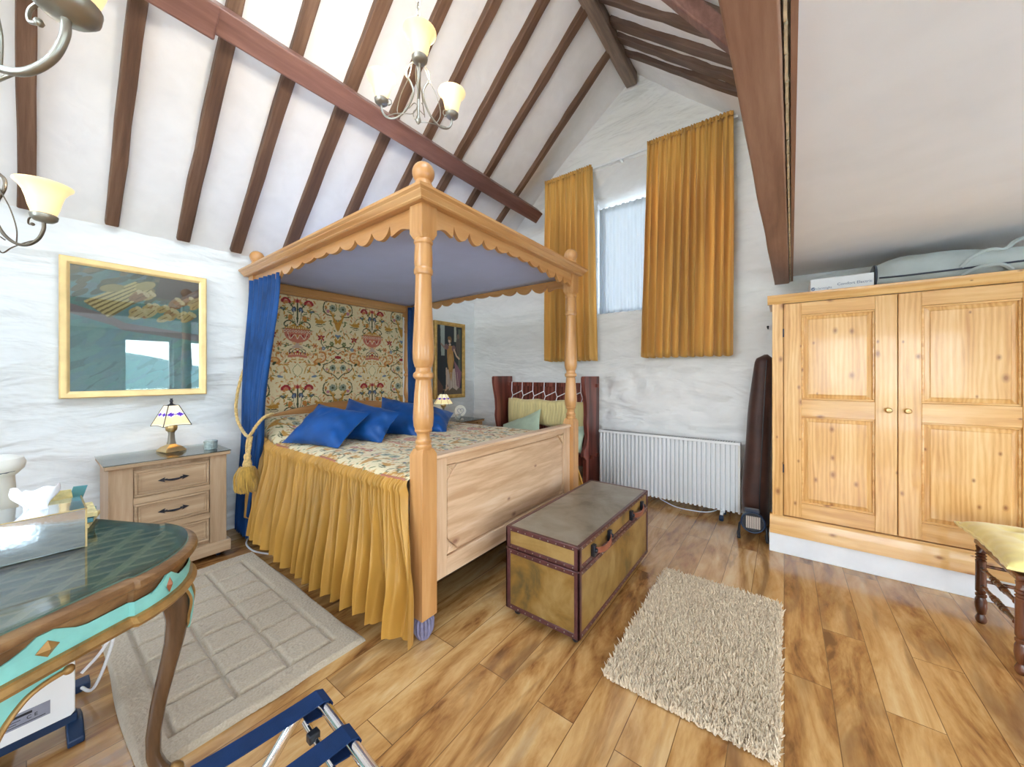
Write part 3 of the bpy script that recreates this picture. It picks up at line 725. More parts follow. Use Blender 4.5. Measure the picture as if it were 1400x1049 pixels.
# cornice moulding (one frame) and scalloped rails
CP = [(.022, 2.128), (.030, 2.134), (.030, 2.140), (.040, 2.150), (.046, 2.158), (.046, 2.163), (.058, 2.172), (.060, 2.184), (-.03, 2.184), (-.03, 2.128)]
def cornice(name, ax):
    b = MB(); vs = []
    for e in (0, 1):
        for o_, z in CP:
            d = HW+o_
            if ax == 'near': p = ((BX0-.03-d*.6, BX1+d)[e], BY0-d, z)
            elif ax == 'far': p = ((BX0-.03-d*.6, BX1+d)[e], BY1+d, z)
            elif ax == 'foot': p = (BX1+d, (BY0-d, BY1+d)[e], z)
            else: p = (BX0-.0+d*.6-.08, (BY0-d, BY1+d)[e], z)
            vs.append(p)
    n = len(CP)
    b.add(vs, [tuple(range(n)), tuple(range(n, 2*n))[::-1]]+[(i, (i+1) % n, n+(i+1) % n, n+i) for i in range(n)])
    return part(name, b, M['bedx'] if ax in ('near', 'far') else M['bedy'], bed, smooth=20)
for ax in ('near', 'far', 'foot', 'head'): cornice('cornice', ax)
def scallop(u):
    s_ = abs(2*u-1)
    if s_ > .82: return .098+.010*math.cos((s_-.82)/.18*PI*2)
    L = lerp(.066, .108, sm(s_/.8)); Cd = lerp(.048, .036, sm(s_/.8))
    ph = s_/.82*(5.0 if s_ > .3 else 5.0)
    return Cd+(L-Cd)*abs(math.sin(ph*PI))**.55
def srail(name, a, c, axis, off):
    b = MB(); n = 220; poly = []
    for i in range(n+1):
        u = i/n; poly.append((lerp(a, c, u), 2.132-scallop(u)))
    poly += [(c, 2.14), (a, 2.14)]
    # strips of quads avoid one huge n-gon
    for i in range(n):
        x0, z0 = poly[i]; x1, z1 = poly[i+1]
        q = [(x0, z0), (x1, z1), (x1, 2.14), (x0, 2.14)]
        b.prism(q, 'y' if axis == 'x' else 'x', off-.011, off+.011)
    # drop inner walls
    keep = [];
    for k, f in enumerate(b.f):
        r = k % 6
        if r in (0, 1, 2, 4) or (r == 5 and k//6 == 0) or (r == 3 and k//6 == n-1): keep.append(f)
    b.f = keep; b.m = [0]*len(keep)
    return part(name, b, M['bedx'] if axis == 'x' else M['bedy'], bed, weld=True, smooth=35)
srail('scalloped_rail', BX0+HW, BX1-HW, 'x', BY0-.018)
srail('scalloped_rail', BX0+HW, BX1-HW, 'x', BY1+.018)
srail('scalloped_rail', BY0+HW, BY1-HW, 'y', BX1+.018)
b = MB(); b.grid(20, 16, lambda u, v: (lerp(BX0, BX1, u), lerp(BY0-.01, BY1+.01, v), 2.112-.022*math.sin(PI*u)*math.sin(PI*v)))
part('canopy_lining', b, M['canopy'], bed, solid=.006)
part('head_rail', MB().box(BX0-.025, BX0+.015, BY0+HW, BY1-HW, 2.02, 2.128).box(BX0-.025, BX0+.024, BY0+HW, BY1-HW, 2.045, 2.10), M['bedy'], bed, bev=.004)
# tapestry behind the pillows
NU, NV = 330, 270
yy = np.linspace(1.235, 2.685, NU); zz = np.linspace(.78, 2.03, NV); YY, ZZ = np.meshgrid(yy, zz)
b = MB(); b.grid(NU, NV, lambda u, v: (-3.632+.006*math.sin(u*23)*v, lerp(1.235, 2.685, u), lerp(.78, 2.03, v)))
part('tapestry_panel', b, M['tapestry'], bed, cols=tap(YY-1.516, ZZ-1.98+.75).reshape(-1, 3))
part('tapestry_hem', MB().box(-3.634, -3.622, 2.686, 2.70, .9, 1.98), M['white'], bed)
# arched headboard
pts = [(1.23, .5)]+[(lerp(1.23, 2.685, i/24), .93+.10*math.sin(PI*i/24)**.8) for i in range(25)]+[(2.685, .5)]
part('headboard', MB().prism(pts, 'x', -3.60, -3.565), M['bedy'], bed, bev=.006)
# footboard: frame, recessed panel, corner carvings
fb = MB(); X0, X1 = -1.462, -1.415
Ya, Yb, Za, Zb = BY0+HW, BY1-HW, .245, .888
P0, P1, Q0, Q1 = 1.322, 2.590, .345, .825
part('footboard_stile', MB().box(X0, X1, Ya, P0, Za, Zb-.02), M['palez'], bed, bev=.003)
part('footboard_stile', MB().box(X0, X1, P1, Yb, Za, Zb-.02), M['palez'], bed, bev=.003)
part('footboard_rail', MB().box(X0, X1, P0, P1, Q1, Zb-.02), M['paley'], bed, bev=.002)
part('footboard_rail', MB().box(X0, X1, P0, P1, Za, Q0), M['paley'], bed, bev=.002)
cb = MB(); cb.prism([(X0-.008, Zb-.022), (X1+.010, Zb-.022), (X1+.014, Zb-.014), (X1+.010, Zb-.003), (X1-.005, Zb), (X0-.008, Zb)], 'y', Ya, Yb+.02)
part('footboard_cap', cb, M['paley'], bed, bev=.002)
ch = .085
oct_ = [(P0+ch, Q0+.012), (P1-ch, Q0+.012), (P1-.012, Q0+ch), (P1-.012, Q1-ch), (P1-ch, Q1-.012), (P0+ch, Q1-.012), (P0+.012, Q1-ch), (P0+.012, Q0+ch)]
pb = MB(); pb.box(X0+.01, X1-.022, P0-.005, P1+.005, Q0-.005, Q1+.005); pb.prism(oct_, 'x', X1-.023, X1-.010)
part('footboard_panel', pb, M['paley'], bed, bev=.005)
for (yy_, zz_, sy, sz) in ((P0, Q0, 1, 1), (P1, Q0, -1, 1), (P0, Q1, 1, -1), (P1, Q1, -1, -1)):
    c = MB(); g = .006
    c.prism([(yy_+sy*g, zz_+sz*g), (yy_+sy*(ch-g), zz_+sz*g), (yy_+sy*g, zz_+sz*(ch-g))], 'x', X1-.025, X1-.008)
    for a in (.32, .785, 1.25):
        L = .052; pa = Vector((X1-.008, yy_+sy*.010, zz_+sz*.010)); d = Vector((0, sy*math.cos(a), sz*math.sin(a)))
        s_ = Vector((0, -d.z, d.y))
        c.add([pa, pa+d*L*.55+s_*.008+Vector((.004, 0, 0)), pa+d*L, pa+d*L*.55-s_*.008+Vector((.004, 0, 0)), pa+d*L*.55+Vector((.010, 0, 0))], [(0, 1, 4), (1, 2, 4), (2, 3, 4), (3, 0, 4)])
    part('corner_carving', c, M['carve'], bed)
mt = MB().box(-3.56, -1.475, 1.15, 2.76, .30, .735)
part('mattress', mt, M['mattress'], bed, bev=.05, seg=3)
part('bed_base', MB().box(-3.58, -1.47, 1.19, 2.72, .20, .30), M['blackcloth'], bed)

# bedspread: woven top and gathered gold skirt
sp = thing('bedspread', 'floral woven bedspread with a long gathered gold silk skirt', 'bedspread', (-2.5, 1.95, .78))
def top_z(x, y):
    t = sm((-2.95-x)/.45)
    side = max(0, min(1, min(y-1.11, 2.79-y)/.13)); side = math.sqrt(1-(1-side)**2)
    hump = .145*t*(0.25+.75*min(1, side))
    end = sm((-3.45-x)/.12)
    return .762+.040*side+hump*(1-.25*end)+.006*noise.noise(Vector((x*5, y*5, 0)))
NU, NV = 300, 250
b = MB(); b.grid(NU, NV, lambda u, v: (lerp(-3.56, -1.472, u), lerp(1.108, 2.79, v), top_z(lerp(-3.56, -1.472, u), lerp(1.108, 2.79, v))))
XX, YY = np.meshgrid(np.linspace(-3.56, -1.472, NU), np.linspace(1.108, 2.79, NV))
part('woven_top', b, M['tapestry'], sp, cols=tap(XX*1.15+.3, YY*1.15).reshape(-1, 3))
def skirt(yside, name):
    rs = random.Random(11)
    n = 900; m = 36
    # gather field: irregular pleats whose number falls towards the hem
    ph = []; a = 0
    for i in range(n):
        a += (.47+.30*noise.noise(Vector((i*.03, 1.7, 0))))
        ph.append(a)
    ph2 = []; a = 0
    for i in range(n):
        a += (.125+.11*noise.noise(Vector((i*.02, 8.2, 0))))
        ph2.append(a)
    def f(u, v):
        i = min(n-1, int(round(u*(n-1))))
        d = v
        x = lerp(-3.33, lerp(-1.468, -1.355, sm(d*1.3)), u)                                         # 0 seam .. 1 hem
        hem = .085+.02*math.sin(u*9)+.012*math.sin(ph2[i])-.05*sm((u-.85)/.15)
        if u < .10: hem += .15*(1-u/.10)**1.2
        zt = top_z(min(x, -1.49), 1.115)+.004
        z = lerp(zt, hem, d)
        fine = math.sin(ph[i]+2.5*d)*.016*(1-d*.75)*(.25+sm(d/.05))+.004*math.sin(ph[i]*.43+4*d)
        big = (math.sin(ph2[i]+.6*math.sin(3*d+u*7)))
        big = big*.4+.6*math.copysign(abs(big)**.5, big)
        A = (.062+.025*noise.noise(Vector((u*14, 3, 1))))*sm(d*1.15)*(1-.6*sm((u-.9)/.1))
        out = .008+.088*d**.8-.035*sm((u-.86)/.14)*d
        if u < .12: out *= .5+.5*u/.12
        roll = .012*math.sin(min(1, d/.08)*PI)
        y = 1.112-out-fine-big*A-roll
        x += .012*math.cos(ph2[i])*d*(1-sm((u-.95)/.05))+.010*math.sin(d*5+u*31)*d*(1-d)
        if yside < 0: return (x, y, z)
        return (x, 1.955*2-y-.012, z)
    b = MB(); b.grid(n, m, f)
    return part(name, b, M['gold'], sp, smooth=60)
skirt(-1, 'gathered_skirt'); skirt(1, 'gathered_skirt')
# covered headboard end roll of the spread
# cushions ---------------------------------------------------------------
def cushion(name, BL, BR, TR, TL, thick, mat, label, group, n=22, bulge=1.0, seed=0):
    BL, BR, TR, TL = map(Vector, (BL, BR, TR, TL)); c = (BL+BR+TR+TL)/4
    nrm = ((BR-BL)+(TR-TL)).cross((TL-BL)+(TR-BR)).normalized()
    r = thing(name, label, 'cushion', tuple(c), group)
    b = MB()
    for sgn in (1, -1):
        def f(u, v):
            # edges pulled in between the corners
            pu = u+ .045*math.sin(PI*v)*math.cos(PI*u)*1.0; pv = v+.045*math.sin(PI*u)*math.cos(PI*v)*1.0
            p = BL*(1-pu)*(1-pv)+BR*pu*(1-pv)+TR*pu*pv+TL*(1-pu)*pv
            e = (1-(2*u-1)**2)*(1-(2*v-1)**2)
            h = thick*.5*max(0, e)**.55
            wr = .013*noise.noise(Vector((u*4+seed, v*4, seed*2.1)))+.009*abs(noise.noise(Vector((u*9+v*6+seed, v*5-u*3, seed*1.3))))+.006*math.sin((u+v)*19+seed)*(1-e)
            return p+nrm*sgn*(h+(wr if e > 0 else 0)*min(1, e*4))
        b.grid(n, n, f)
    part('cover', b, mat, r, weld=True, smooth=70)
    return r
G = 'blue silk cushions along the bed head'
cushion('scatter_cushion', (-2.90, 1.100, .805), (-2.38, 1.245, .805), (-2.50, 1.56, 1.01), (-2.85, 1.34, 1.075), .15, M['blue'], 'blue silk cushion lying foremost, nearest the tasselled curtain', G, seed=1)
cushion('scatter_cushion', (-2.80, 1.40, .805), (-2.34, 1.545, .80), (-2.41, 1.765, 1.0), (-2.92, 1.62, 1.10), .14, M['blue'], 'blue silk cushion leaning second behind the foremost one', G, seed=2)
cushion('scatter_cushion', (-2.72, 1.72, .805), (-2.36, 1.90, .80), (-2.56, 2.20, 1.01), (-2.93, 1.94, 1.095), .14, M['blue'], 'blue silk cushion just left of the near front bedpost', G, seed=3)
cushion('scatter_cushion', (-2.62, 2.02, .805), (-2.32, 2.16, .80), (-2.55, 2.47, .93), (-2.92, 2.24, 1.03), .14, M['blue'], 'blue silk cushion showing to the right of the near bedpost', G, seed=4)

# bed curtains, tieback ----------------------------------------------------
def drape(name, label, top, mid, bot, zt, zm, zb, mat, pleats, amp, group, parent_name=None):
    """hanging cloth: each of top/mid/bot = ((x,y) start,(x,y) end)"""
    r = thing(name, label, 'curtain', (top[0][0], top[0][1], zb), group)
    n, m = pleats*12+1, 40
    def f(u, v):
        z = lerp(zt, zb, v)
        if mid:
            vm = (zt-z)/(zt-zm)
            if vm <= 1: k = sm(vm)**1.0; A_, B_ = top, mid
            else: k = sm((vm-1)/((zt-zb)/(zt-zm)-1)); A_, B_ = mid, bot
        else: k = v; A_, B_ = top, bot
        p = Vector((lerp(A_[0][0], B_[0][0], k), lerp(A_[0][1], B_[0][1], k))); q = Vector((lerp(A_[1][0], B_[1][0], k), lerp(A_[1][1], B_[1][1], k)))
        d = (q-p); nn = Vector((-d.y, d.x)).normalized(); uu = u+.012*math.sin(u*31+v*2)
        c = p+d*uu
        a = amp*(.55+.45*sm(v*3))*(1+.5*noise.noise(Vector((u*6, v*1.2, 3))))
        w = math.sin(uu*pleats*2*PI+.9*math.sin(u*9+v*1.6)); 
        c = c+nn*a*w
        return (c.x, c.y, z+.012*(v > .999)*w)
    b = MB(); b.grid(n, m, f)
    part('cloth', b, mat, r, smooth=70, solid=.003)
    return r
BG = 'blue bed curtains'
drape('bed_curtain', 'blue bed curtain tied back with a gold tassel, at the left of the bed', ((-3.58, 1.115), (-3.06, 1.155)), ((-3.56, 1.075), (-3.11, 1.055)), ((-3.60, 1.04), (-3.30, 1.03)), 2.075, .92, .05, M['bluecurtain'], 7, .026, BG)
drape('bed_curtain', 'narrow blue bed curtain at the far head post', ((-3.58, 2.70), (-3.30, 2.70)), ((-3.58, 2.72), (-3.36, 2.70)), ((-3.58, 2.73), (-3.34, 2.70)), 2.085, 1.0, .5, M['bluecurtain'], 4, .024, BG)
def twist(path, r=.007):
    b = MB(); pts = [Vector(p) for p in path]
    for ph in (0, 2.09, 4.19):
        q = []
        for i, p in enumerate(pts):
            t = (pts[min(i+1, len(pts)-1)]-pts[max(i-1, 0)]).normalized(); a = t.orthogonal().normalized(); c = t.cross(a)
            an = ph+i*.9; q.append(p+(a*math.cos(an)+c*math.sin(an))*r*.62)
        b.tube(q, r, 6)
    return b
tb = thing('curtain_tieback', 'gold rope tieback with a fat bullion tassel hanging by the bed', 'tassel', (-3.47, .97, .8))
loop = spline([(-3.58, 1.135, 1.46), (-3.555, 1.06, 1.30), (-3.53, 1.015, 1.10), (-3.46, .995, .97), (-3.32, .985, .885), (-3.16, .975, .845), (-3.10, .98, .87), (-3.06, 1.0, .93), (-3.06, 1.05, .985), (-3.10, 1.12, 1.0)], 10)
part('rope', twist(loop, .0075), M['rope'], tb)
TQX = -3.14
for dx in (-.02, .02):
    part('rope', twist(spline([(TQX+dx, .985, .845), (TQX+dx*1.3, .975, .78), (TQX+dx*.5, .972, .71), (TQX, .97, .66)], 8), .008), M['rope'], tb)
kn = MB(); kn.lathe([(.001, .655), (.018, .65), (.024, .63), (.020, .61), (.026, .595), (.03, .575), (.028, .55)], (TQX, .968, .07), 14)
part('tassel_head', kn, M['rope'], tb)
ts = MB(); ts.lathe([(.02, .565), (.045, .55), (.062, .52), (.070, .47), (.070, .43), (.062, .40), (.001, .395)], (TQX, .968, .07), 20)
for k in range(46):
    a = k*2.4; z0 = .63-.10*random.random(); r0 = .055+.012*random.random()
    p = [(TQX+r0*.7*math.cos(a), .968+r0*.7*math.sin(a), z0), (TQX+r0*1.15*math.cos(a+.1), .968+r0*1.15*math.sin(a+.1), z0-.06), (TQX+r0*1.12*math.cos(a+.2), .968+r0*1.12*math.sin(a+.2), .445+.02*random.random())]
    ts.tube(spline(p, 4), .0075, 5)
part('tassel_fringe', ts, M['tassel'], tb)

# ------------------------------------------------------------------ bedside chests
def arrow_handle(parent, x, y, z, w, mat):
    h = MB()
    h.tube([(x+.012, lerp(y-w*.36, y+w*.36, i/10), z-.006*math.sin(PI*i/10)) for i in range(11)], [.004+.003*math.sin(PI*i/10) for i in range(11)], 8)
    for s_ in (-1, 1):
        yy_ = y+s_*w*.36
        h.prism([(yy_-s_*.012, z-.005), (yy_+s_*.004, z-.005), (yy_-s_*.002, z-.016), (yy_+s_*.034, z), (yy_-s_*.002, z+.016), (yy_+s_*.004, z+.005), (yy_-s_*.012, z+.005)], 'x', x, x+.005)
        h.tube([(x, yy_, z), (x+.014, yy_, z)], .005, 8)
    return part('handle', h, mat, parent)
def bedside(name, label, y0, y1, xf, ztop, mat, matz, nd, glass, group, wheels):
    r = thing(name, label, 'bedside chest', ((XW+xf)/2, (y0+y1)/2, 0), group)
    xb = XW+.05; zb = .10; fl = y0+.085*(y1-y0)/.6; frr = y1-.075*(y1-y0)/.6
    b = MB(); b.box(xb, xf-.022, y0+.012, y1-.012, .06, ztop-.022)
    b.box(xf-.03, xf, y0+.01, fl+.03, .06, ztop-.022); b.box(xf-.03, xf, frr-.03, y1-.01, .06, ztop-.022)
    part('carcass', b, matz, r, bev=.002)
    part('plinth', MB().box(xb-.005, xf+.022, y0-.012, y1+.012, .035 if wheels else 0, .115), mat, r, bev=.006)
    part('top', MB().box(xb-.01, xf+.02, y0-.008, y1+.008, ztop-.024, ztop), mat, r, bev=.004)
    if glass: part('glass_top', MB().box(xb-.005, xf+.024, y0-.012, y1+.012, ztop+.0005, ztop+.007), M['topglass'], r, bev=.001, seg=1)
    z0, z1 = .125, ztop-.035; H_ = (z1-z0)/nd
    rb = MB()
    for k in range(nd):
        a = z0+k*H_+.012; c = z0+(k+1)*H_-.028
        if k == nd-1: c += .012
        if k < nd-1: part('drawer_divider', MB().box(xf-.03, xf-.001, fl+.03, frr-.03, c, c+.040), mat, r, bev=.002)
        d = MB(); t = .026; ya, yb = fl+.032, frr-.032
        d.box(xf-.028, xf-.006, ya, yb, a, c)
        # raised moulding frame
        for q in range(2):
            i0 = .004+q*.014; i1 = i0+.012; xx = xf-.006+(.008 if q == 0 else .004)
            d.box(xf-.01, xx, ya+i0, yb-i0, c-i1, c-i0); d.box(xf-.01, xx, ya+i0, yb-i0, a+i0, a+i1)
            d.box(xf-.01, xx, ya+i0, ya+i1, a+i1, c-i1); d.box(xf-.01, xx, yb-i1, yb-i0, a+i1, c-i1)
        o = part('drawer', d, mat, r, bev=.002)
        arrow_handle(o, xf-.006, (ya+yb)/2, (a+c)/2, .12, M['iron'])
    if wheels:
        for (x, y) in ((xf-.04, y0+.05), (xf-.04, y1-.05), (xb+.05, y0+.05), (xb+.05, y1-.05)):
            part('castor', MB().lathe([(.001, -.011), (.018, -.011), (.021, -.004), (.021, .004), (.018, .011), (.001, .011)], (x, y, .021), 16, 'y'), M['darkblue'], r)
    return r
bedside('bedside_chest', 'limed wood bedside chest with three drawers and glass top, left of the bed', .282, .876, -3.222, .750, M['ns'], M['nsz'], 3, True, None, True)
bedside('bedside_chest', 'brown bedside chest half hidden behind the far side of the bed', 3.10, 3.655, -3.222, .705, M['nsfar'], M['nsfar'], 2, True, None, False)

# tiffany lamps
def leaded(base, purple):
    t = NT('leaded_glass_%s' % base); a = t.n('ShaderNodeAttribute', attribute_name='Col')
    f = t.noise(t.coord(), 40, 2); col = t.mix(.2, a.outputs['Color'], t.ramp(f, [(.3, (.7, .7, .7)), (.7, (1, 1, 1))]), 'MULTIPLY')
    return t.bsdf(col, .25, emit=col, estr=.42)
M['leaded'] = leaded('amber', 1)
def tiffany(name, label, c, sides, base_r, shade_r, h, group, rot, square):
    r = thing(name, label, 'table lamp', c, group)
    zs = h*(.51 if square else .545); zt = h*(.91 if square else .875); rt = shade_r*.36
    b = MB(); n = 4 if square else 16
    pr_ = [(base_r, 0), (base_r, .010), (base_r*.72, .032), (base_r*.36, .045), (base_r*.26, .055)]
    def nlathe(mb, prof, n, rot_):
        vs = []
        for rr_, z in prof:
            for k in range(n):
                a = 2*PI*(k+.5)/n+rot_; q = rr_/math.cos(PI/n) if n < 8 else rr_
                vs.append((q*math.cos(a), q*math.sin(a), z))
        fs = [(j*n+k, j*n+(k+1) % n, j*n+n+(k+1) % n, j*n+n+k) for j in range(len(prof)-1) for k in range(n)]
        fs.append(tuple(range(n))[::-1]); fs.append(tuple((len(prof)-1)*n+k for k in range(n)))
        return mb.add(vs, fs)
    nlathe(b, pr_, n, rot); part('base', b, M['brass'], r, local=True, bev=.002)
    s_ = MB(); nlathe(s_, [(.020, .052), (.016, .07), (.013, zs-.06), (.017, zs-.035)], 4 if square else 10, rot)
    part('stem', s_, M['steel'], r, local=True, bev=.0015)
    cup = MB(); cup.lathe([(.012, zs-.05), (.030, zs-.034), (.034, zs-.012), (.030, zs+.006)], (0, 0, 0), 20)
    part('lamp_holder', cup, M['brass'], r, local=True)
    part('bulb', MB().ball((0, 0, zs+.045), .026, 14), M['shade'], r, local=True)
    # shade: flat panels with lead came
    sh = MB(); cols = []; m = 26
    lead = MB()
    def pt(k, u, v):
        a0 = 2*PI*(k+.5)/sides+rot; a1 = 2*PI*(k+1.5)/sides+rot
        rr_ = lerp(shade_r, rt, v)/math.cos(PI/sides)
        z = lerp(zs, zt, v)
        if v < .12: z += .012*abs(math.sin(u*PI))*(1-v/.12)*(0.6 if square else 0.35)
        p = Vector((rr_*math.cos(a0), rr_*math.sin(a0), z)); q = Vector((rr_*math.cos(a1), rr_*math.sin(a1), z))
        return p.lerp(q, u)
    for k in range(sides):
        sh.grid(m, m, lambda u, v, k=k: pt(k, u, v))
        for j in range(m):
            for i in range(m):
                u, v = i/(m-1), j/(m-1)
                col = (.95, .76, .40)
                dd = abs(v-.56)/.10
                if square: du = min(abs(u-.25), abs(u-.75), abs(u-1.25))/.25
                else: du = abs(u-.5)/.5
                if dd+du < 1.0: col = (.10, .03, .42)
                elif dd+du < 1.25 and square: col = (.86, .84, .95)
                elif v > .56: col = (.97, .86, .58)
                if v < .12: col = (.85, .78, .5)
                cols.append(col)
    part('lamp_shade', sh, M['leaded'], r, local=True, cols=np.array(cols), solid=.002)
    for k in range(sides):
        lead.tube([pt(k, 0, v)*1.004 for v in (0, .3, .6, 1)], .0028 if square else .0018, 6)
        lead.tube([pt(k, u, 0) for u in np.linspace(0, 1, 10)], .002, 5); lead.tube([pt(k, u, 1) for u in (0, .5, 1)], .002, 5)
        lead.tube([pt(k, u, .13+.05*abs(math.sin(2*PI*u))) for u in np.linspace(0, 1, 14)], .0012, 4)
        if square:
            lead.tube([pt(k, .5, .56)]+[pt(k, .5, 1)], .0012, 4); lead.tube([pt(k, .25, .46), pt(k, .25, .15)], .0012, 4); lead.tube([pt(k, .75, .46), pt(k, .75, .15)], .0012, 4)
            lead.tube([pt(k, u, .56+.10*(1-abs((u % .5)-.25)/.25)) for u in np.linspace(0, 1, 13)], .0011, 4); lead.tube([pt(k, u, .56-.10*(1-abs((u % .5)-.25)/.25)) for u in np.linspace(0, 1, 13)], .0011, 4)
    part('lead_came', lead, M['iron'], r, local=True)
    f = MB(); f.lathe([(.001, zt-.004), (rt*1.0, zt-.002), (rt*.8, zt+.004), (.010, zt+.010), (.007, zt+.022), (.011, zt+.03), (.006, zt+.04), (.008, zt+.048), (.001, h)], (0, 0, 0), 16)
    part('finial', f, M['iron'], r, local=True)
    L = bpy.data.lights.new('lamp_light', 'POINT'); L.energy = 2.2; L.color = (1, .72, .36); L.shadow_soft_size = .03
    lo = bpy.data.objects.new('lamp_light', L); COL.objects.link(lo); lo.parent = r; lo.location = (0, 0, zs+.04)
    return r
tiffany('table_lamp', 'small lamp with square leaded shade, lit, on the chest left of the bed', (-3.47, .615, .758), 4, .060, .080, .355, 'leaded glass bedside lamps', math.radians(14), True)
tiffany('table_lamp', 'small lit lamp with petal-sided leaded shade on the far bedside chest', (-3.46, 3.17, .713), 8, .055, .115, .385, 'leaded glass bedside lamps', .2, False)
# cut glass trinket pot with lid
pt_ = thing('trinket_pot', 'round cut-glass trinket pot on the glass-topped bedside chest', 'glass pot', (-3.325, .80, .758))
b = MB(); n = 36; vs = []
prof = [(.030, 0), (.036, .004), (.038, .035), (.038, .05)]
for rr_, z in prof:
    for k in range(n): q = rr_*(1+.035*(k % 2)); vs.append((q*math.cos(2*PI*k/n), q*math.sin(2*PI*k/n), z))
b.add(vs, [(j*n+k, j*n+(k+1) % n, j*n+n+(k+1) % n, j*n+n+k) for j in range(3) for k in range(n)]+[tuple(range(n))[::-1]])
part('bowl', b, plain('grey_cut_glass', (.34, .42, .42), .2, .2, var=.35, scale=70, coat=.5), pt_, local=True, smooth=0)
part('lid', MB().lathe([(.001, .066), (.034, .066), (.041, .062), (.041, .051), (.001, .050)], (0, 0, 0), 30), plain('grey_glass_lid', (.40, .48, .48), .15, .3, var=.2, scale=60, coat=.5), pt_, local=True)
# heart clock and crystal behind the bed
ck = thing('heart_clock', 'round white bedside clock with a heart outline on the far chest', 'clock', (-3.36, 3.37, .713), rot=(0, 0, math.radians(-28)))
def disc(r_, x0, x1, c=(0, 0)):
    return MB().lathe([(.001, x0), (r_*.96, x0), (r_, (x0+x1)/2), (r_*.96, x1), (.001, x1)], (0, c[0], c[1]), 28, 'x')
part('case', disc(.075, -.012, .012, (0, .115)), M['ivory'], ck, local=True)
hp = [(.042*(math.sin(t)**3), .112+.0027*(13*math.cos(t)-5*math.cos(2*t)-2*math.cos(3*t)-math.cos(4*t))) for t in np.linspace(0, 2*PI, 40)[:-1]]
part('heart_outline', MB().tube([(.013, a, z) for a, z in hp], .003, 6, closed=True), M['labelgrey'], ck, local=True)
part('clock_hand', MB().box(.0125, .0145, -.0015, .0015, .112, .140), M['iron'], ck, local=True)
part('clock_hand', MB().box(.0125, .0145, 0, .022, .1105, .1135), M['iron'], ck, local=True)
part('stand', MB().lathe([(.001, 0), (.045, 0), (.04, .012), (.012, .02), (.010, .045), (.001, .046)], (0, 0, 0), 20), M['ivory'], ck, local=True)
cy_ = thing('crystal_ornament', 'small rounded clear crystal ornament beside the heart clock', 'ornament', (-3.30, 3.27, .713))
part('crystal', MB().ball((0, 0, .045), .045, 12, sc=(1, 1, 1)), plain('crystal_grey', (.5, .55, .54), .1, .2, var=.4, scale=40, coat=.6), cy_, local=True, smooth=0)

# ------------------------------------------------------------------ pictures
def framed(name, label, y0, y1, z0, z1, fw, fmat, canvas, glass, back=.05):
    x = XW+back
    r = thing(name, label, 'picture', (x, (y0+y1)/2, z0))
    b = MB()
    prof = [(0, -.03), (0, .012), (fw*.15, .018), (fw*.6, .016), (fw*.85, .008), (fw, .004), (fw, -.03)]
    vs = []
    cs = [(y0, z0, 1, 1), (y1, z0, -1, 1), (y1, z1, -1, -1), (y0, z1, 1, -1)]
    for (y, z, sy, sz) in cs:
        for d, o_ in prof: vs.append((x+o_, y+sy*d, z+sz*d))
    n = len(prof)
    b.add(vs, [(k*n+i, k*n+(i+1) % n, ((k+1) % 4)*n+(i+1) % n, ((k+1) % 4)*n+i) for k in range(4) for i in range(n)])
    part('frame', b, fmat, r, smooth=30)
    a = canvas; h, w = a.shape[:2]
    g = MB(); g.grid(w, h, lambda u, v: (x-.004, lerp(y0+fw*.9, y1-fw*.9, u), lerp(z0+fw*.9, z1-fw*.9, v)))
    part('print', g, M['paint_a'], r, cols=a.reshape(-1, 3))
    if glass: part('glazing', MB().box(x-.001, x+.0005, y0+fw*.9, y1-fw*.9, z0+fw*.9, z1-fw*.9), M['picglass'], r, smooth=0)
    return r
# dim print of heaped fluted scrolls and rolled papers; blue-green glass reflection painted in, brighter low down (v measured upward)
c = Canvas(1.0, 1.30, (.10, .26, .27), 200)
rr = random.Random(5)
for k in range(300):
    x, y = rr.random(), rr.random()*1.3
    t = y/1.3
    c.ell(x, y, .09, .03, (lerp(.14, .08, t)+rr.random()*.03, lerp(.36, .16, t)+rr.random()*.06, lerp(.40, .15, t)+rr.random()*.05), .5+rr.random()*.4)
for k in range(70): c.ell(rr.random(), .98+rr.random()*.32, .07, .025, rr.choice([(.05, .08, .06), (.10, .11, .07), (.16, .15, .09), (.08, .12, .11)]), .4+rr.random()*.5)
c.poly([(.60, 1.06), (.98, 1.02), (1, 1.3), (.66, 1.3)], (.07, .06, .06))
c.poly([(.0, .80), (.30, .70), (.36, .66), (1, .58), (1, .66), (.38, .74), (.30, .79), (.0, .90)], (.20, .18, .19))
c.poly([(.10, .92), (.27, .78), (.62, 1.12), (.56, 1.20), (.44, 1.19)], (.22, .17, .07))
for k in range(6):
    o_ = k*.032
    c.line([(.11+o_*.9, .93-o_*.8), (.46+o_*.75, 1.19-o_*.45)], .022, (.55, .44, .20)); c.line([(.125+o_*.9, .925-o_*.8), (.47+o_*.75, 1.18-o_*.45)], .007, (.12, .10, .04))
c.ell(.54, 1.17, .085, .045, (.40, .32, .14), .5); c.ell(.29, 1.10, .09, .04, (.32, .27, .12), .3)
for k in range(26):
    x = .40+.56*rr.random(); y = .78+.24*rr.random()+.04
    if y > 1.12-.15*abs(x-.7): continue
    L = .05+.04*rr.random(); a = .6+rr.random()*.5
    c.ell(x, y, L, .035, rr.choice([(.46, .34, .15), (.36, .22, .10), (.52, .42, .22), (.30, .16, .08)]), a); c.ell(x+L*.7*math.cos(a), y+L*.7*math.sin(a), .022, .034, (.58, .47, .27), a)
    c.line([(x-L*.6*math.cos(a), y-L*.6*math.sin(a)), (x+L*.5*math.cos(a), y+L*.5*math.sin(a))], .006, (.16, .10, .04))
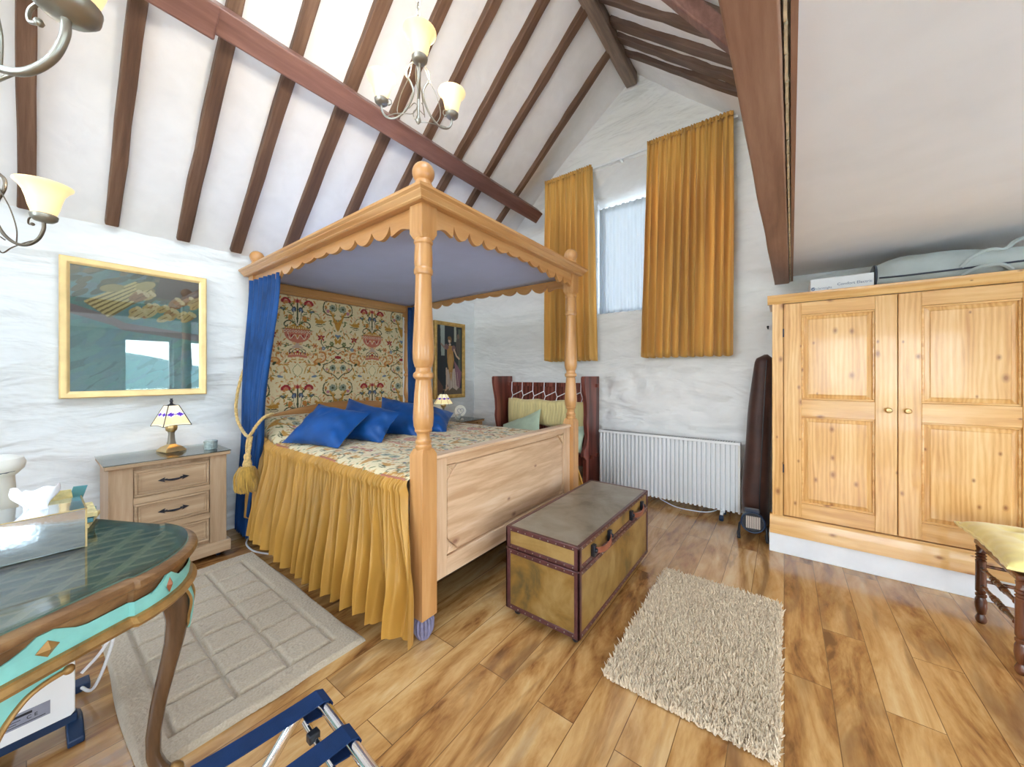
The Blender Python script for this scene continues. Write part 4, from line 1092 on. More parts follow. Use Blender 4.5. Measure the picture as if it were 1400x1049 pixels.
framed('framed_picture', 'large gold-framed glazed print on the wall above the bedside chest', .122, .852, 1.145, 2.055, .045, M['giltframe'], c.a[::1], True, .045)
# dim figure print beyond the bed
c = Canvas(.6, 1.1, (.035, .04, .045), 200)
c.poly([(.10, .62), (.18, .62), (.18, 1.1), (.08, 1.1)], (.34, .38, .34)); c.poly([(.40, .85), (.46, .85), (.45, 1.1), (.40, 1.1)], (.42, .42, .33)); c.poly([(.50, .25), (.56, .25), (.56, 1.06), (.50, 1.06)], (.10, .12, .09))
c.poly([(.0, .10), (.6, .10), (.6, 0), (0, 0)], (.15, .11, .08)); c.ell(.50, .80, .055, .16, (.11, .09, .08)); c.ell(.50, .94, .03, .04, (.20, .13, .09)); c.poly([(.0, .30), (.14, .14), (.14, .05), (.0, .05)], (.12, .07, .06))
c.poly([(.22, .40), (.42, .42), (.52, .12), (.46, .07), (.36, .12), (.28, .07), (.24, .2)], (.50, .40, .33)); c.poly([(.40, .55), (.58, .36), (.54, .10), (.46, .14), (.42, .4)], (.24, .12, .15))
c.poly([(.23, .78), (.36, .78), (.40, .56), (.36, .36), (.33, .20), (.28, .36), (.24, .52)], (.45, .23, .07)); c.ell(.31, .52, .05, .13, (.52, .30, .10)); c.ell(.22, .76, .05, .045, (.22, .12, .12)); c.ell(.39, .74, .045, .05, (.22, .12, .12))
c.line([(.40, .72), (.46, .62), (.52, .58)], .03, (.58, .42, .30)); c.line([(.18, .74), (.10, .80)], .03, (.3, .2, .16)); c.line([(.22, .42), (.23, .22), (.22, .10)], .035, (.58, .42, .32)); c.line([(.26, .12), (.20, .08)], .03, (.56, .36, .24))
c.ell(.29, .87, .032, .045, (.62, .44, .32)); c.ell(.29, .90, .042, .03, (.24, .13, .06)); c.ell(.325, .87, .015, .04, (.24, .13, .06)); c.ell(.30, .80, .025, .02, (.6, .42, .3))
for k in range(8): c.line([(.30+.025*k, .36), (.30+.03*k, .1)], .006, (.62, .52, .42) if k % 2 else (.28, .2, .18))
framed('framed_picture', 'narrow gold-framed print of a standing draped figure, behind the near bedpost', 3.19, 3.752, .975, 2.01, .05, M['giltdark'], c.a, False, .045)

# ------------------------------------------------------------------ window curtains
def wcurtain(x0, x1, xb0, xb1, z0, z1, npl, label, seed):
    r = thing('window_curtain', label, 'curtain', ((x0+x1)/2, 3.9, z0), 'gold silk window curtains')
    n = npl*14; m = 34; ph = []; a = 0
    for i in range(n):
        a += 2*PI*npl/n*(1+.55*noise.noise(Vector((i*.05, seed, 0)))); ph.append(a)
    def f(u, v):
        i = min(n-1, int(round(u*(n-1)))); z = lerp(z1, z0, v)
        x = lerp(lerp(x0, x1, u), lerp(xb0, xb1, u), v)
        w = math.sin(ph[i]+.35*math.sin(v*4+u*11)); w2 = math.sin(ph[i]*2.6+1)*math.exp(-v*9)
        A = .012+.042*sm(v*2.2)+.006*math.sin(u*17+seed)
        y = 3.885-A*w-.010*w2+.012*noise.noise(Vector((u*5, v*2.5, seed)))
        x += .014*math.cos(ph[i])*sm(v*2)
        z += (.004*math.sin(ph[i]*2) if v == 0 else 0)+(.008*w if v == 1 else 0)
        return (x, y, z)
    part('cloth', MB().grid(n, m, f), M['goldcurtain'], r, smooth=70, solid=.003)
    hd = MB(); 
    def g(u, v):
        i = min(n-1, int(round(u*(n-1)))); 
        return (lerp(x0, x1, u), 3.880-.009*math.sin(ph[i]*2.6+1)-.006, z1+.004*math.sin(ph[i]*2)-.04*v+.014)
    part('heading', hd.grid(n, 4, g), M['goldcurtain'], r, smooth=70, solid=.002)
    return r
wcurtain(-2.385, -1.765, -2.385, -1.72, 1.462, 3.69, 8, 'gold silk curtain left of the deep window, behind the far bedpost', 2.3)
wcurtain(-1.14, -.372, -1.205, -.385, 1.478, 3.71, 11, 'wide gold silk curtain right of the deep window', 5.1)
part_ = thing('curtain_track', 'white curtain track fixed over the deep window', 'curtain rail', (-1.37, 3.93, 3.7))
part('rail', MB().box(-2.42, -.34, 3.925, 3.94, 3.675, 3.70), M['white'], part_, bev=.003)
for x in (-2.3, -1.45, -.5): part('bracket', MB().box(x-.012, x+.012, 3.935, 4.02, 3.675, 3.70), M['white'], part_, bev=.002)
nc = thing('net_curtain', 'white pleated net curtain across the window panes', 'net curtain', (-1.3, 4.29, 2.05))
def f(u, v):
    x = lerp(WX0+.02, WX1-.02, u); z = lerp(WZ1-.31, WZ0+.055, v)
    return (x, WY-.05+.016*math.sin(u*88+.8*math.sin(u*13))*(.5+.5*v)+.01*noise.noise(Vector((u*6, v*3, 1))), z)
part('netting', MB().grid(260, 14, f), M['net'], nc, smooth=70)
part('wire', MB().tube([(WX0+.01, WY-.05, WZ1-.315), (WX1-.01, WY-.05, WZ1-.315)], .005, 8), M['white'], nc)

# ------------------------------------------------------------------ settle in the corner
st = thing('settle', 'dark red wooden settle with tall shaped ends in the corner', 'settle', (-2.35, 3.75, 0))
def send(x):
    pr_ = [(3.545, 1.262), (3.56, 1.278), (3.93, 1.278), (3.93, 0), (3.60, 0), (3.59, .38), (3.535, .42), (3.55, .47), (3.62, .56), (3.635, .63), (3.61, .72), (3.60, .78), (3.61, .86), (3.60, .98), (3.57, 1.10), (3.548, 1.20)]
    o = part('end_panel', MB().prism(pr_, 'x', x-.022, x+.022), M['bench'], st, bev=.004)
    return o
for x in (-2.955, -1.715):
    send(x)
    for (y, z) in ((3.84, 1.175), (3.70, .40), (3.84, .40)):
        s_ = 1 if x > -2 else -1
        part('tenon_peg', MB().box(x+s_*.02-.01, x+s_*.02+.030*s_+.01*(s_ < 0), y-.022, y+.022, z-.02, z+.02), M['bench'], st, bev=.003)
part('seat', MB().box(-2.93, -1.74, 3.58, 3.93, .405, .435), M['bench'], st, bev=.004)
part('top_rail', MB().box(-2.93, -1.74, 3.83, 3.865, 1.15, 1.20), M['bench'], st, bev=.004)
part('back_board', MB().box(-2.93, -1.74, 3.875, 3.90, .44, 1.15), M['bench'], st)
part('lower_rail', MB().box(-2.93, -1.74, 3.83, 3.865, .62, .68), M['bench'], st, bev=.004)
part('apron', MB().box(-2.93, -1.74, 3.62, 3.64, .30, .405), M['bench'], st, bev=.004)
bc = thing('back_cushion', 'straw yellow back cushion laced by cord to the settle rail', 'cushion', (-2.35, 3.80, .7))
def f(sgn):
    def g(u, v):
        e = max(0, (1-(2*u-1)**8)*(1-(2*v-1)**4)); wr = .004*math.sin(u*170+2*math.sin(v*7))*e
        return (lerp(-2.90, -1.80, u), 3.795+sgn*(.045*e**.5+wr), lerp(.675, .99, v)+.008*math.sin(u*19))
    return g
b = MB(); b.grid(150, 16, f(1)); b.grid(150, 16, f(-1))
part('cover', b, M['cushyellow'], bc, weld=True, smooth=70)
cd = MB()
for k in range(7):
    x = -2.86+k*.165
    cd.tube([(x, 3.822, 1.205), (x, 3.815, 1.09), (x+.035, 3.79, 1.03), (x+.03, 3.77, .985)], .0055, 6)
    if k < 6: cd.tube([(x+.035, 3.79, 1.03), (x+.10, 3.80, 1.06), (x+.165, 3.812, 1.092)], .0055, 6)
part('lacing_cord', cd, M['cord'], bc)
cushion('settle_cushion', (-2.86, 3.52, .455), (-2.16, 3.44, .455), (-2.34, 3.70, .885), (-2.98+.10, 3.66, .66), .13, M['cushgreen'], 'pale green cushion lying at the left end of the settle', 'pale green settle cushions', seed=6)
cushion('settle_cushion', (-2.02, 3.56, .445), (-1.755, 3.60, .445), (-1.75, 3.72, .73), (-2.03, 3.70, .72), .10, M['cushgreen'], 'pale green cushion glimpsed behind the right end of the settle', 'pale green settle cushions', seed=8)

# ------------------------------------------------------------------ wardrobe on its white plinth
struct('trim_1', MB().box(-.088, 2.2, 3.29, 3.94, 0, .142), M['white'], bev=.003)
wd = thing('wardrobe', 'large knotty pine wardrobe with two panelled doors on a white plinth', 'wardrobe', (.6, 3.58, .142))
VX0, VX1, VY = -.070, 1.275, 3.285
part('carcass', MB().box(VX0, VX1, VY+.03, 3.90, .16, 1.82), M['wardz'], wd, bev=.002)
part('face_stile', MB().box(VX0, -.006, VY, VY+.04, .27, 1.82), M['wardz'], wd, bev=.002)
part('face_stile', MB().box(1.155, VX1, VY, VY+.04, .27, 1.82), M['wardz'], wd, bev=.002)
b = MB()
pf = [(VY-.016, .143), (VY-.016, .258), (VY-.010, .268), (VY-.003, .276), (VY+.04, .276), (VY+.04, .143)]
b.prism(pf, 'x', VX0-.014, VX1+.014); part('base_board', b, M['wardx'], wd)
b = MB(); cp = [(VY+.03, 1.812), (VY-.004, 1.812), (VY-.008, 1.822), (VY-.014, 1.828), (VY-.022, 1.846), (VY-.030, 1.856), (VY-.030, 1.874), (VY+.03, 1.874)]
b.prism(cp, 'x', VX0-.028, VX1+.028)
b.box(VX0-.026, VX0+.0, VY, 3.90, 1.845, 1.874); b.box(VX0, VX1+.026, VY, 3.90, 1.845, 1.872)
part('cornice', b, M['wardx'], wd)
def wdoor(x0, x1, knob_x, hinge_x):
    d = MB(); yf = VY-.004; z0, z1 = .284, 1.806; t = .100; zm0, zm1 = 1.005, 1.122
    for a, c in ((x0, x0+t), (x1-t, x1)): d.box(a, c, yf, yf+.03, z0, z1)
    o = part('door', d, M['wardz'], wd, bev=.003)
    part('door_rail', MB().box(x0+t, x1-t, yf+.001, yf+.03, z1-.085, z1), M['wardx'], o, bev=.002)
    part('door_rail', MB().box(x0+t, x1-t, yf+.001, yf+.03, zm0, zm1), M['wardx'], o, bev=.002)
    part('door_rail', MB().box(x0+t, x1-t, yf+.001, yf+.03, z0, z0+.105), M['wardx'], o, bev=.002)
    for za, zb in ((z0+.105, zm0), (zm1, z1-.085)):
        p = MB(); xa, xb = x0+t, x1-t
        p.box(xa-.005, xb+.005, yf+.018, yf+.026, za-.005, zb+.005)
        g = .034
        vs = []
        for ins, yy_ in ((.006, yf+.018), (g, yf+.009), (g+.004, yf+.005)):
            vs += [(xa+ins, yy_, za+ins), (xb-ins, yy_, za+ins), (xb-ins, yy_, zb-ins), (xa+ins, yy_, zb-ins)]
        p.add(vs, [(j*4+k, j*4+(k+1) % 4, j*4+4+(k+1) % 4, j*4+4+k) for j in range(2) for k in range(4)]+[(8, 9, 10, 11)])
        nb = 4
        part('door_panel', p, M['wardz'], o, smooth=20)
        m = MB(); 
        for q0, q1, yy_ in ((0, .012, yf+.006),):
            m.box(xa+q0, xb-q0, yy_, yf+.02, zb-q1, zb); m.box(xa+q0, xb-q0, yy_, yf+.02, za, za+q1)
            m.box(xa, xa+q1, yy_, yf+.02, za+q1, zb-q1); m.box(xb-q1, xb, yy_, yf+.02, za+q1, zb-q1)
        part('panel_moulding', m, M['wardx'], o, bev=.004)
    k = MB(); k.lathe([(.006, 0), (.006, -.012), (.013, -.016), (.017, -.022), (.017, -.028), (.012, -.034), (.001, -.036)], (knob_x, yf, 1.073), 20, 'y')
    part('knob', k, M['brass'], o)
    for z in (1.60, .62): part('hinge', MB().box(hinge_x-.004, hinge_x+.004, yf-.004, yf+.004, z-.03, z+.03), M['iron'], o)
wdoor(-.002, .570, .528, -.004); wdoor(.574, 1.150, .612, 1.154)
# box and bag on top
bxg = thing('cardboard_box', 'flat white printed cardboard box on top of the wardrobe', 'box', (.33, 3.5, 1.875))
part('carton', MB().box(.152, .482, 3.40, 3.72, 1.876, 1.985), M['white'], bxg, bev=.003)
def text(name, body, size, loc, mat, parent, rot):
    cu = bpy.data.curves.new(name, 'FONT'); cu.body = body; cu.size = size; cu.extrude = .0004
    tmp = bpy.data.objects.new(name+'_tmp', cu); COL.objects.link(tmp)
    dg = bpy.context.evaluated_depsgraph_get(); me = bpy.data.meshes.new_from_object(tmp.evaluated_get(dg))
    bpy.data.objects.remove(tmp); bpy.data.curves.remove(cu)
    me.materials.clear(); me.materials.append(mat)
    ob = bpy.data.objects.new(name, me); COL.objects.link(ob); ob.parent = parent
    ob.location = Vector(loc)-ORG[parent]; ob.rotation_euler = rot; ORG[ob] = Vector(loc); return ob
RF = (PI/2, 0, 0)
text('lettering', 'silentnight', .021, (.183, 3.3992, 1.908), M['lettering'], bxg, RF)
text('lettering', 'Comfort Electric', .026, (.252+.045, 3.3992, 1.922), M['lettering'], bxg, RF)
lg = MB(); lg.lathe([(.0001, -.0006), (.012, -.0006), (.012, 0)], (.168, 3.3994, 1.914), 20, 'y'); part('logo_disc', lg, M['lettering'], bxg)
part('logo_tick', MB().tube([(.162, 3.3984, 1.914), (.167, 3.3984, 1.909), (.176, 3.3984, 1.919)], .0016, 6), M['white'], bxg)
gb = thing('fabric_bag', 'long grey-green canvas holdall lying on top of the wardrobe', 'bag', (.9, 3.55, 1.875))
def f(u, v):
    x = lerp(.495, 1.40, u); a = v*2*PI
    e = 1-abs(2*u-1)**6*.35
    sag = .02*math.sin(u*6)+.012*noise.noise(Vector((u*7, math.cos(a)*1.5, math.sin(a)*1.5)))
    zc = 1.972; hz = (.096+.010*math.sin(u*5+1))*e; hy = .15*e
    c_, s_ = math.cos(a), math.sin(a)
    sq = lambda t: math.copysign(abs(t)**.7, t)
    return (x, 3.545+hy*sq(c_)+sag*.4, max(1.877, zc+hz*sq(s_)+sag*(s_ > 0)*.7))
b = MB(); b.grid(60, 41, f); part('body', b, M['greybag'], gb, weld=True, smooth=70)
def endcap(v, w):
    p = f(0, v); return (p[0]-.004-.03*w*(1-w), lerp(p[1], 3.545, w), lerp(p[2], 1.945, w))
part('end_panel', MB().grid(41, 8, endcap), M['greydark'], gb, smooth=60)
for u in (.005,):
    part('binding', MB().tube([Vector(f(u, k/40))+Vector((0, 0, .003)) for k in range(41)], .008, 6), M['greydark'], gb)
part('seam_strap', MB().tube([f(u, .53) for u in np.linspace(.02, .98, 30)], .006, 6), M['greydark'], gb)
part('carry_handle', MB().tube(spline([(.86, 3.40, 1.95), (.90, 3.39, 2.00), (.97, 3.40, 2.035), (1.03, 3.42, 2.03), (1.07, 3.42, 2.07), (1.13, 3.43, 2.085), (1.16, 3.44, 2.03)], 8), .011, 6), M['greybag'], gb)
part('carry_handle', MB().tube(spline([(.87, 3.41, 1.90), (.92, 3.375, 1.93), (1.0, 3.37, 1.935), (1.05, 3.40, 1.905)], 8), .012, 6), M['greybag'], gb)
single('wall_hook', MB().tube([(-.115, 4.0, 1.71), (-.115, 3.95, 1.71), (-.115, 3.945, 1.722)], .006, 8).ball((-.115, 3.943, 1.722), .010, 10), M['iron'], 'tiny dark hook on the wall left of the wardrobe', 'hook')

# ------------------------------------------------------------------ ribbed white radiator on castors
rd = thing('radiator', 'low white ribbed electric radiator on castors under the window', 'radiator', (-1.02, 3.80, 0))
RX0, RX1, RY0, RY1, RZ0, RZ1 = -1.625, -.312, 3.765, 3.86, .065, .692
part('panel', MB().box(RX0, RX1, RY0+.040, RY1, RZ0, RZ1-.012), M['whitegloss'], rd, bev=.004)
nr_ = 33; wr_ = (RX1-RX0-.03)/nr_
rib0 = MB(); rib0.prism([(0, .042), (.003, .002), (.009, 0), (wr_*.66-.009, 0), (wr_*.66-.003, .002), (wr_*.66, .042)], 'z', RZ0+.004, RZ1-.022)
first = None
for k in range(nr_):
    if first is None:
        first = part('rib', rib0, M['whitegloss'], rd, local=True, smooth=30); o_ = first
    else:
        o_ = first.copy(); COL.objects.link(o_); o_.parent = rd
    o_.location = (RX0+.008+k*wr_-ORG[rd].x, RY0-.002-ORG[rd].y, 0)
part('top_cap', MB().box(RX0-.004, RX1+.004, RY0-.004, RY1, RZ1-.022, RZ1), M['whitegloss'], rd, bev=.003)
part('side_cap', MB().box(RX1-.014, RX1+.004, RY0-.004, RY1, RZ0, RZ1-.022), M['ivory'], rd, bev=.003)
g = MB()
for k in range(60): x = RX0+.03+k*(RX1-RX0-.06)/60; g.box(x, x+.012, RY0+.02, RY1-.02, RZ1, RZ1+.0015)
part('vent_grille', g, M['black'], rd, smooth=0)
for x in (RX0+.12, -.445):
    part('foot_bracket', MB().box(x-.012, x+.012, 3.70, 3.88, .050, .068).box(x-.018, x+.018, 3.765, 3.80, .05, .075), M['whitegloss'], rd, bev=.002)
    for y in (3.69, 3.88): part('castor', MB().lathe([(.001, -.016), (.022, -.016), (.026, -.008), (.026, .008), (.022, .016), (.001, .016)], (x, y, .026), 18, 'x'), M['darkblue'], rd)
single('power_cable', MB().tube(spline([(-1.0, 3.84, .04), (-.85, 3.80, .007), (-.70, 3.79, .007), (-.58, 3.83, .007), (-.5, 3.9, .03), (-.48, 3.95, .09)], 8), .005, 6), M['cord'], 'thin pale cable along the floor under the radiator', 'cable')

# ------------------------------------------------------------------ brown bag and fan heater
bg_ = thing('long_bag', 'tall dark brown fabric bag leaning in the corner by the wardrobe', 'bag', (-.16, 3.70, 0))
prof = [(.06, .012, 0), (.085, .02, .01), (.095, .20, .0), (.098, .30, 0), (.092, .60, .008), (.084, .95, .018), (.074, 1.25, .028), (.066, 1.40, .034), (.058, 1.44, .038), (.035, 1.465, .042), (.012, 1.47, .045)]
zs_ = np.linspace(.012, 1.47, 46); vs = []; n = 26
for z in zs_:
    rr_ = interp(z, [p[1] for p in prof], [p[0] for p in prof]); dx = interp(z, [p[1] for p in prof], [p[2] for p in prof])
    for k in range(n):
        a = 2*PI*k/n; q = rr_*(1+.08*noise.noise(Vector((math.cos(a)*1.5, math.sin(a)*1.5, z*2.4))))
        vs.append((-.196+dx*1.6+q*math.cos(a), 3.71+q*.9*math.sin(a)+dx*2, z))
fs = [(j*n+k, j*n+(k+1) % n, j*n+n+(k+1) % n, j*n+n+k) for j in range(45) for k in range(n)]+[tuple(range(n))[::-1], tuple(45*n+k for k in range(n))]
part('cloth_body', MB().add(vs, fs), M['brownbag'], bg_, smooth=60)
part('zip_seam', MB().tube([(-.196+interp(z, [p[1] for p in prof], [p[2] for p in prof])*1.6+interp(z, [p[1] for p in prof], [p[0] for p in prof])*.35, 3.71+interp(z, [p[1] for p in prof], [p[2] for p in prof])*2-interp(z, [p[1] for p in prof], [p[0] for p in prof])*.88, z) for z in np.linspace(.05, 1.42, 30)], .004, 6), M['black'], bg_)
fh = thing('fan_heater', 'small round black fan heater on a stand at the foot of the brown bag', 'heater', (-.20, 3.46, 0), rot=(0, 0, math.radians(6)))
cz = .135
part('drum', MB().lathe([(.001, .05), (.066, .05), (.076, .03), (.078, -.03), (.074, -.045), (.070, -.045), (.068, -.036), (.001, -.034)], (0, 0, cz), 30, 'y'), M['black'], fh, local=True)
part('rim', MB().tube([(.078*math.cos(a), -.043, cz+.078*math.sin(a)) for a in np.linspace(0, 2*PI, 37)[:-1]], .005, 8, closed=True), M['darkblue'], fh, local=True)
g = MB(); g.box(-.048, .048, -.046, -.034, cz-.045, cz+.052); part('element_plate', g, plain('dark_grille', (.12, .1, .09), .4, .5), fh, local=True)
for k in range(8): part('grille_bar', MB().box(-.045+k*.0121, -.0385+k*.0121, -.052, -.045, cz-.043, cz+.05), plain('grille_bar', (.55, .48, .42), .3, .6) if k == 0 else bpy.data.materials['grille_bar'], fh, local=True)
part('control_housing', MB().box(-.055, .045, -.03, .03, cz+.070, cz+.095), M['greydark'], fh, local=True, bev=.008)
for s_ in (-1, 1):
    part('leg', MB().tube(spline([(s_*.072, 0, cz-.02), (s_*.088, -.01, .10), (s_*.092, -.03, .05), (s_*.094, -.05, .008)], 6), .009, 8), M['black'], fh, local=True)
    part('foot', MB().box(s_*.094-.012, s_*.094+.012, -.07, .07, 0, .016), M['black'], fh, local=True, bev=.006)

# ------------------------------------------------------------------ trunk at the foot of the bed
def mk_trunk(name, a, c, blot, rough=.4):
    t = NT(name); v = t.coord(); f1 = t.noise(v, 3.2, 4, .6, .8); f2 = t.noise(v, 9, 4, .6, .4)
    col = t.ramp(t.math('ADD', t.math('MULTIPLY', f1, .7), t.math('MULTIPLY', f2, .3)), [(.38, blot), (.47, a), (.62, c)])
    return t.bsdf(col, rough, bump=f2, bstr=.2, bdist=.003, coat=.15)
M['trunkside'] = mk_trunk('aged_mustard_leather', (.215, .115, .024), (.32, .20, .068), (.10, .068, .024))
M['trunktop'] = mk_trunk('worn_khaki_leather', (.22, .18, .13), (.28, .24, .185), (.16, .13, .09), .35)
M['leather'] = plain('dark_plum_leather', (.085, .028, .028), .35, var=.25, scale=30, coat=.2)
M['strap'] = plain('red_brown_strap', (.24, .07, .035), .4, var=.2, coat=.2)
tk = thing('storage_trunk', 'old mustard leather trunk with dark bound edges at the foot of the bed', 'trunk', (-.98, 2.1, 0))
TX0, TX1, TY0, TY1, TZ0, TZ1, TL = -1.195, -.770, 1.552, 2.612, .052, .482, .372
part('body', MB().box(TX0, TX1, TY0, TY1, TZ0, TL-.004), M['trunkside'], tk, bev=.004)
lid = part('lid', MB().box(TX0, TX1, TY0, TY1, TL+.004, TZ1), [M['trunkside']], tk, bev=.006)
part('top_panel', MB().box(TX0+.01, TX1-.01, TY0+.01, TY1-.01, TZ1-.004, TZ1+.003), M['trunktop'], lid, bev=.002)
e = .016; q = .003
def bind(name, par, boxes):
    for bx in boxes: part(name, MB().box(*bx), M['leather'], par, bev=.0025)
bind('edge_binding', lid, [(TX0-q, TX1+q, TY0-q, TY0+e, TZ1-.018, TZ1+q+.002), (TX0-q, TX1+q, TY1-e, TY1+q, TZ1-.018, TZ1+q+.002), (TX1-e, TX1+q, TY0+e, TY1-e, TZ1-.018, TZ1+q+.002), (TX0-q, TX0+e, TY0+e, TY1-e, TZ1-.018, TZ1+q+.002),
     (TX0-q, TX1+q, TY0-q, TY0+.01, TL+.003, TL+.024), (TX1-.01, TX1+q, TY0+.01, TY1, TL+.003, TL+.024)])
body = [o_ for o_ in tk.children if o_.name.startswith('body')][0]
bind('edge_binding', body, [(TX0-q, TX1+q, TY0-q, TY0+.01, TL-.028, TL-.003), (TX1-.01, TX1+q, TY0+.01, TY1, TL-.028, TL-.003), (TX0-q, TX1+q, TY0-q, TY0+.01, TZ0-q, TZ0+.022), (TX1-.01, TX1+q, TY0+.01, TY1, TZ0-q, TZ0+.022)])
for (x, y) in ((TX1, TY0), (TX0, TY0), (TX1, TY1)):
    sx_ = -1 if x == TX1 else 1; sy_ = 1 if y == TY0 else -1
    for za, zb in ((TZ0, TL-.004), (TL+.004, TZ1)):
        xa, xb = sorted((x-sx_*(q+.001), x+sx_*.024)); ya, yb = sorted((y-sy_*(q+.001), y+sy_*.024))
        m = MB(); m.box(xa, xb, *sorted((y-sy_*(q+.001), y+sy_*.006)), za, zb); m.box(*sorted((x-sx_*(q+.001), x+sx_*.006)), ya, yb, za, zb)
        part('corner_binding', m, M['leather'], body if zb < TL else lid, bev=.0015)
st_ = MB()
for k in range(22):
    y = lerp(TY0+.03, TY1-.03, k/21)
    for z in (TL-.015, TL+.013, TZ1-.008, TZ0+.01): st_.ball((TX1+q+.001, y, z), .0035, 6)
for k in range(9):
    x = lerp(TX0+.03, TX1-.03, k/8)
    for z in (TL-.015, TL+.013, TZ1-.008, TZ0+.01): st_.ball((x, TY0-q-.001, z), .0035, 6)
o_ = part('nail_heads', st_, M['steel'], tk); o_['kind'] = 'stuff'
for yc in (1.80, 2.36):
    h = MB(); pts = spline([(TX1+.012, yc-.105, .425), (TX1+.030, yc-.07, .418), (TX1+.036, yc, .408), (TX1+.030, yc+.07, .418), (TX1+.012, yc+.105, .425)], 6)
    vs = []
    for p in pts: vs += [(p.x, p.y, p.z-.015), (p.x+.004, p.y, p.z-.013), (p.x+.004, p.y, p.z+.013), (p.x, p.y, p.z+.015)]
    n = len(pts); h.add(vs, [(4*i+k, 4*i+(k+1) % 4, 4*i+4+(k+1) % 4, 4*i+4+k) for i in range(n-1) for k in range(4)]+[(0, 1, 2, 3), (4*n-4, 4*n-3, 4*n-2, 4*n-1)])
    hd = part('handle', h, M['strap'], lid)
    for s_ in (-1, 1):
        part('handle_mount', MB().box(TX1, TX1+.020, yc+s_*.105-.014, yc+s_*.105+.014, .394, .452).lathe([(.001, 0), (.012, 0), (.010, .012), (.001, .014)], (TX1+.018, yc+s_*.105, .425), 12, 'x'), M['iron'], hd, bev=.003)
for x in (TX0+.04, TX1-.04):
    for y in (TY0+.05, TY1-.05): part('castor', MB().lathe([(.001, -.012), (.020, -.012), (.024, -.005), (.024, .005), (.020, .012), (.001, .012)], (x, y, .025), 16, 'x').box(x-.01, x+.01, y-.012, y+.012, .03, .055), M['iron'], tk)

# ------------------------------------------------------------------ rugs
def mk_rug(name, a, c, s):
    t = NT(name); f = t.noise(t.coord(), s, 5, .7)
    return t.bsdf(t.ramp(f, [(.33, a), (.67, c)]), .95, spec=.1, bump=f, bstr=.6, bdist=.006, sheen=.3)
r1 = thing('carved_rug', 'flat beige rug carved into rectangles beside the bed', 'rug', (-2.35, .6, 0))
A0, A1, B0, B1 = -3.08, -1.63, .212, .985
gx = np.linspace(A0+.11, A1-.11, 8); gy = np.linspace(B0+.10, B1-.10, 4)
def groove(x, y):
    d = 1
    inside = gx[0]-.012 < x < gx[-1]+.012 and gy[0]-.012 < y < gy[-1]+.012
    if inside: d = min(np.min(np.abs(gx-x)), np.min(np.abs(gy-y)))
    return math.exp(-(d/.010)**2)
NU, NV = 380, 210
def f(u, v):
    x = lerp(A0, A1, u); y = lerp(B0, B1, v)
    e = min(u*(A1-A0), (1-u)*(A1-A0), v*(B1-B0), (1-v)*(B1-B0))
    return (x+.006*math.sin(y*13)*(abs(u-.5) > .49), y+.006*math.sin(x*7)*(abs(v-.5) > .49), .004+.020*min(1, (e/.014))**.5-.017*groove(x, y)+.0025*noise.noise(Vector((x*90, y*90, 0)))+.002*noise.noise(Vector((x*12, y*12, 0))))
part('pile', MB().grid(NU, NV, f), mk_rug('beige_wool', (.42, .34, .25), (.54, .455, .345), 140), r1, smooth=80)
part('backing', MB().box(A0+.004, A1-.004, B0+.004, B1-.004, 0, .006), M['mattress'], r1)
r2 = thing('shag_rug', 'thick cream shag rug on the floor in front of the trunk', 'rug', (-.31, 2.03, 0))
C0, C1, D0, D1 = -.640, .004, 1.465, 2.545
part('backing', MB().box(C0+.03, C1-.03, D0+.03, D1-.03, 0, .008), M['mattress'], r2)
rs = random.Random(4); tf = MB()
for k in range(22000):
    x = rs.uniform(C0+.015, C1-.015); y = rs.uniform(D0+.015, D1-.015)
    cx = min(x-C0, C1-x); cy = min(y-D0, D1-y)
    if cx < .06 and cy < .06 and (cx-.06)**2+(cy-.06)**2 > .055**2: continue
    a = rs.uniform(0, 2*PI); L = rs.uniform(.016, .032); lean = rs.uniform(.004, .022); w = rs.uniform(.0028, .0048)
    t = Vector((x+lean*math.cos(a), y+lean*math.sin(a), .006+L)); p = [Vector((x+w*math.cos(a+q_), y+w*math.sin(a+q_), .005)) for q_ in (0, 2.1, 4.2)]
    mid = [pp.lerp(t, .6)+(pp-Vector((x, y, .005)))*.55 for pp in p]
    tf.add(p+mid+[t], [(0, 1, 4, 3), (1, 2, 5, 4), (2, 0, 3, 5), (3, 4, 6), (4, 5, 6), (5, 3, 6)])
o_ = part('pile', tf, mk_rug('cream_shag', (.62, .48, .33), (.92, .77, .57), 60), r2, smooth=80); o_['kind'] = 'stuff'

# ------------------------------------------------------------------ gilded console table, lower left
TBZ = .755
tb_ = thing('ornate_table', 'ornate gilded table with turquoise painted apron and glass top', 'table', (-1.9, 0, 0))
Cc = Vector((-1.52, .446)); Uu = Vector((.45, -.893)).normalized(); Vv = Vector((-.893, -.45)).normalized()
LA, LB = .92, .95
def W2(a, b_): p = Cc+Uu*a+Vv*b_; return (p.x, p.y)
def outline(ins=0.0, notch=.012):
    """table outline in (a,b): rounded corner lobes that stand a little proud of straight sides"""
    pts = []
    R = .30
    def corner(ca, cb, a0):
        r_ = []
        for k in range(15):
            t = a0+PI/2*k/14
            r_.append((ca+(R+notch-ins)*math.cos(t), cb+(R+notch-ins)*math.sin(t)))
        return r_
    k_ = R
    pts += corner(k_, k_, PI); pts += [(k_+.006, ins), (LA/2, ins+.0), (LA-k_-.006, ins)]
    pts += corner(LA-k_, k_, 1.5*PI); pts += [(LA-ins, k_+.006), (LA-ins, LB-k_-.006)]
    pts += corner(LA-k_, LB-k_, 0); pts += [(LA-k_-.006, LB-ins), (k_+.006, LB-ins)]
    pts += corner(k_, LB-k_, .5*PI); pts += [(ins, LB-k_-.006), (ins, LB/2), (ins, k_+.006)]
    return pts
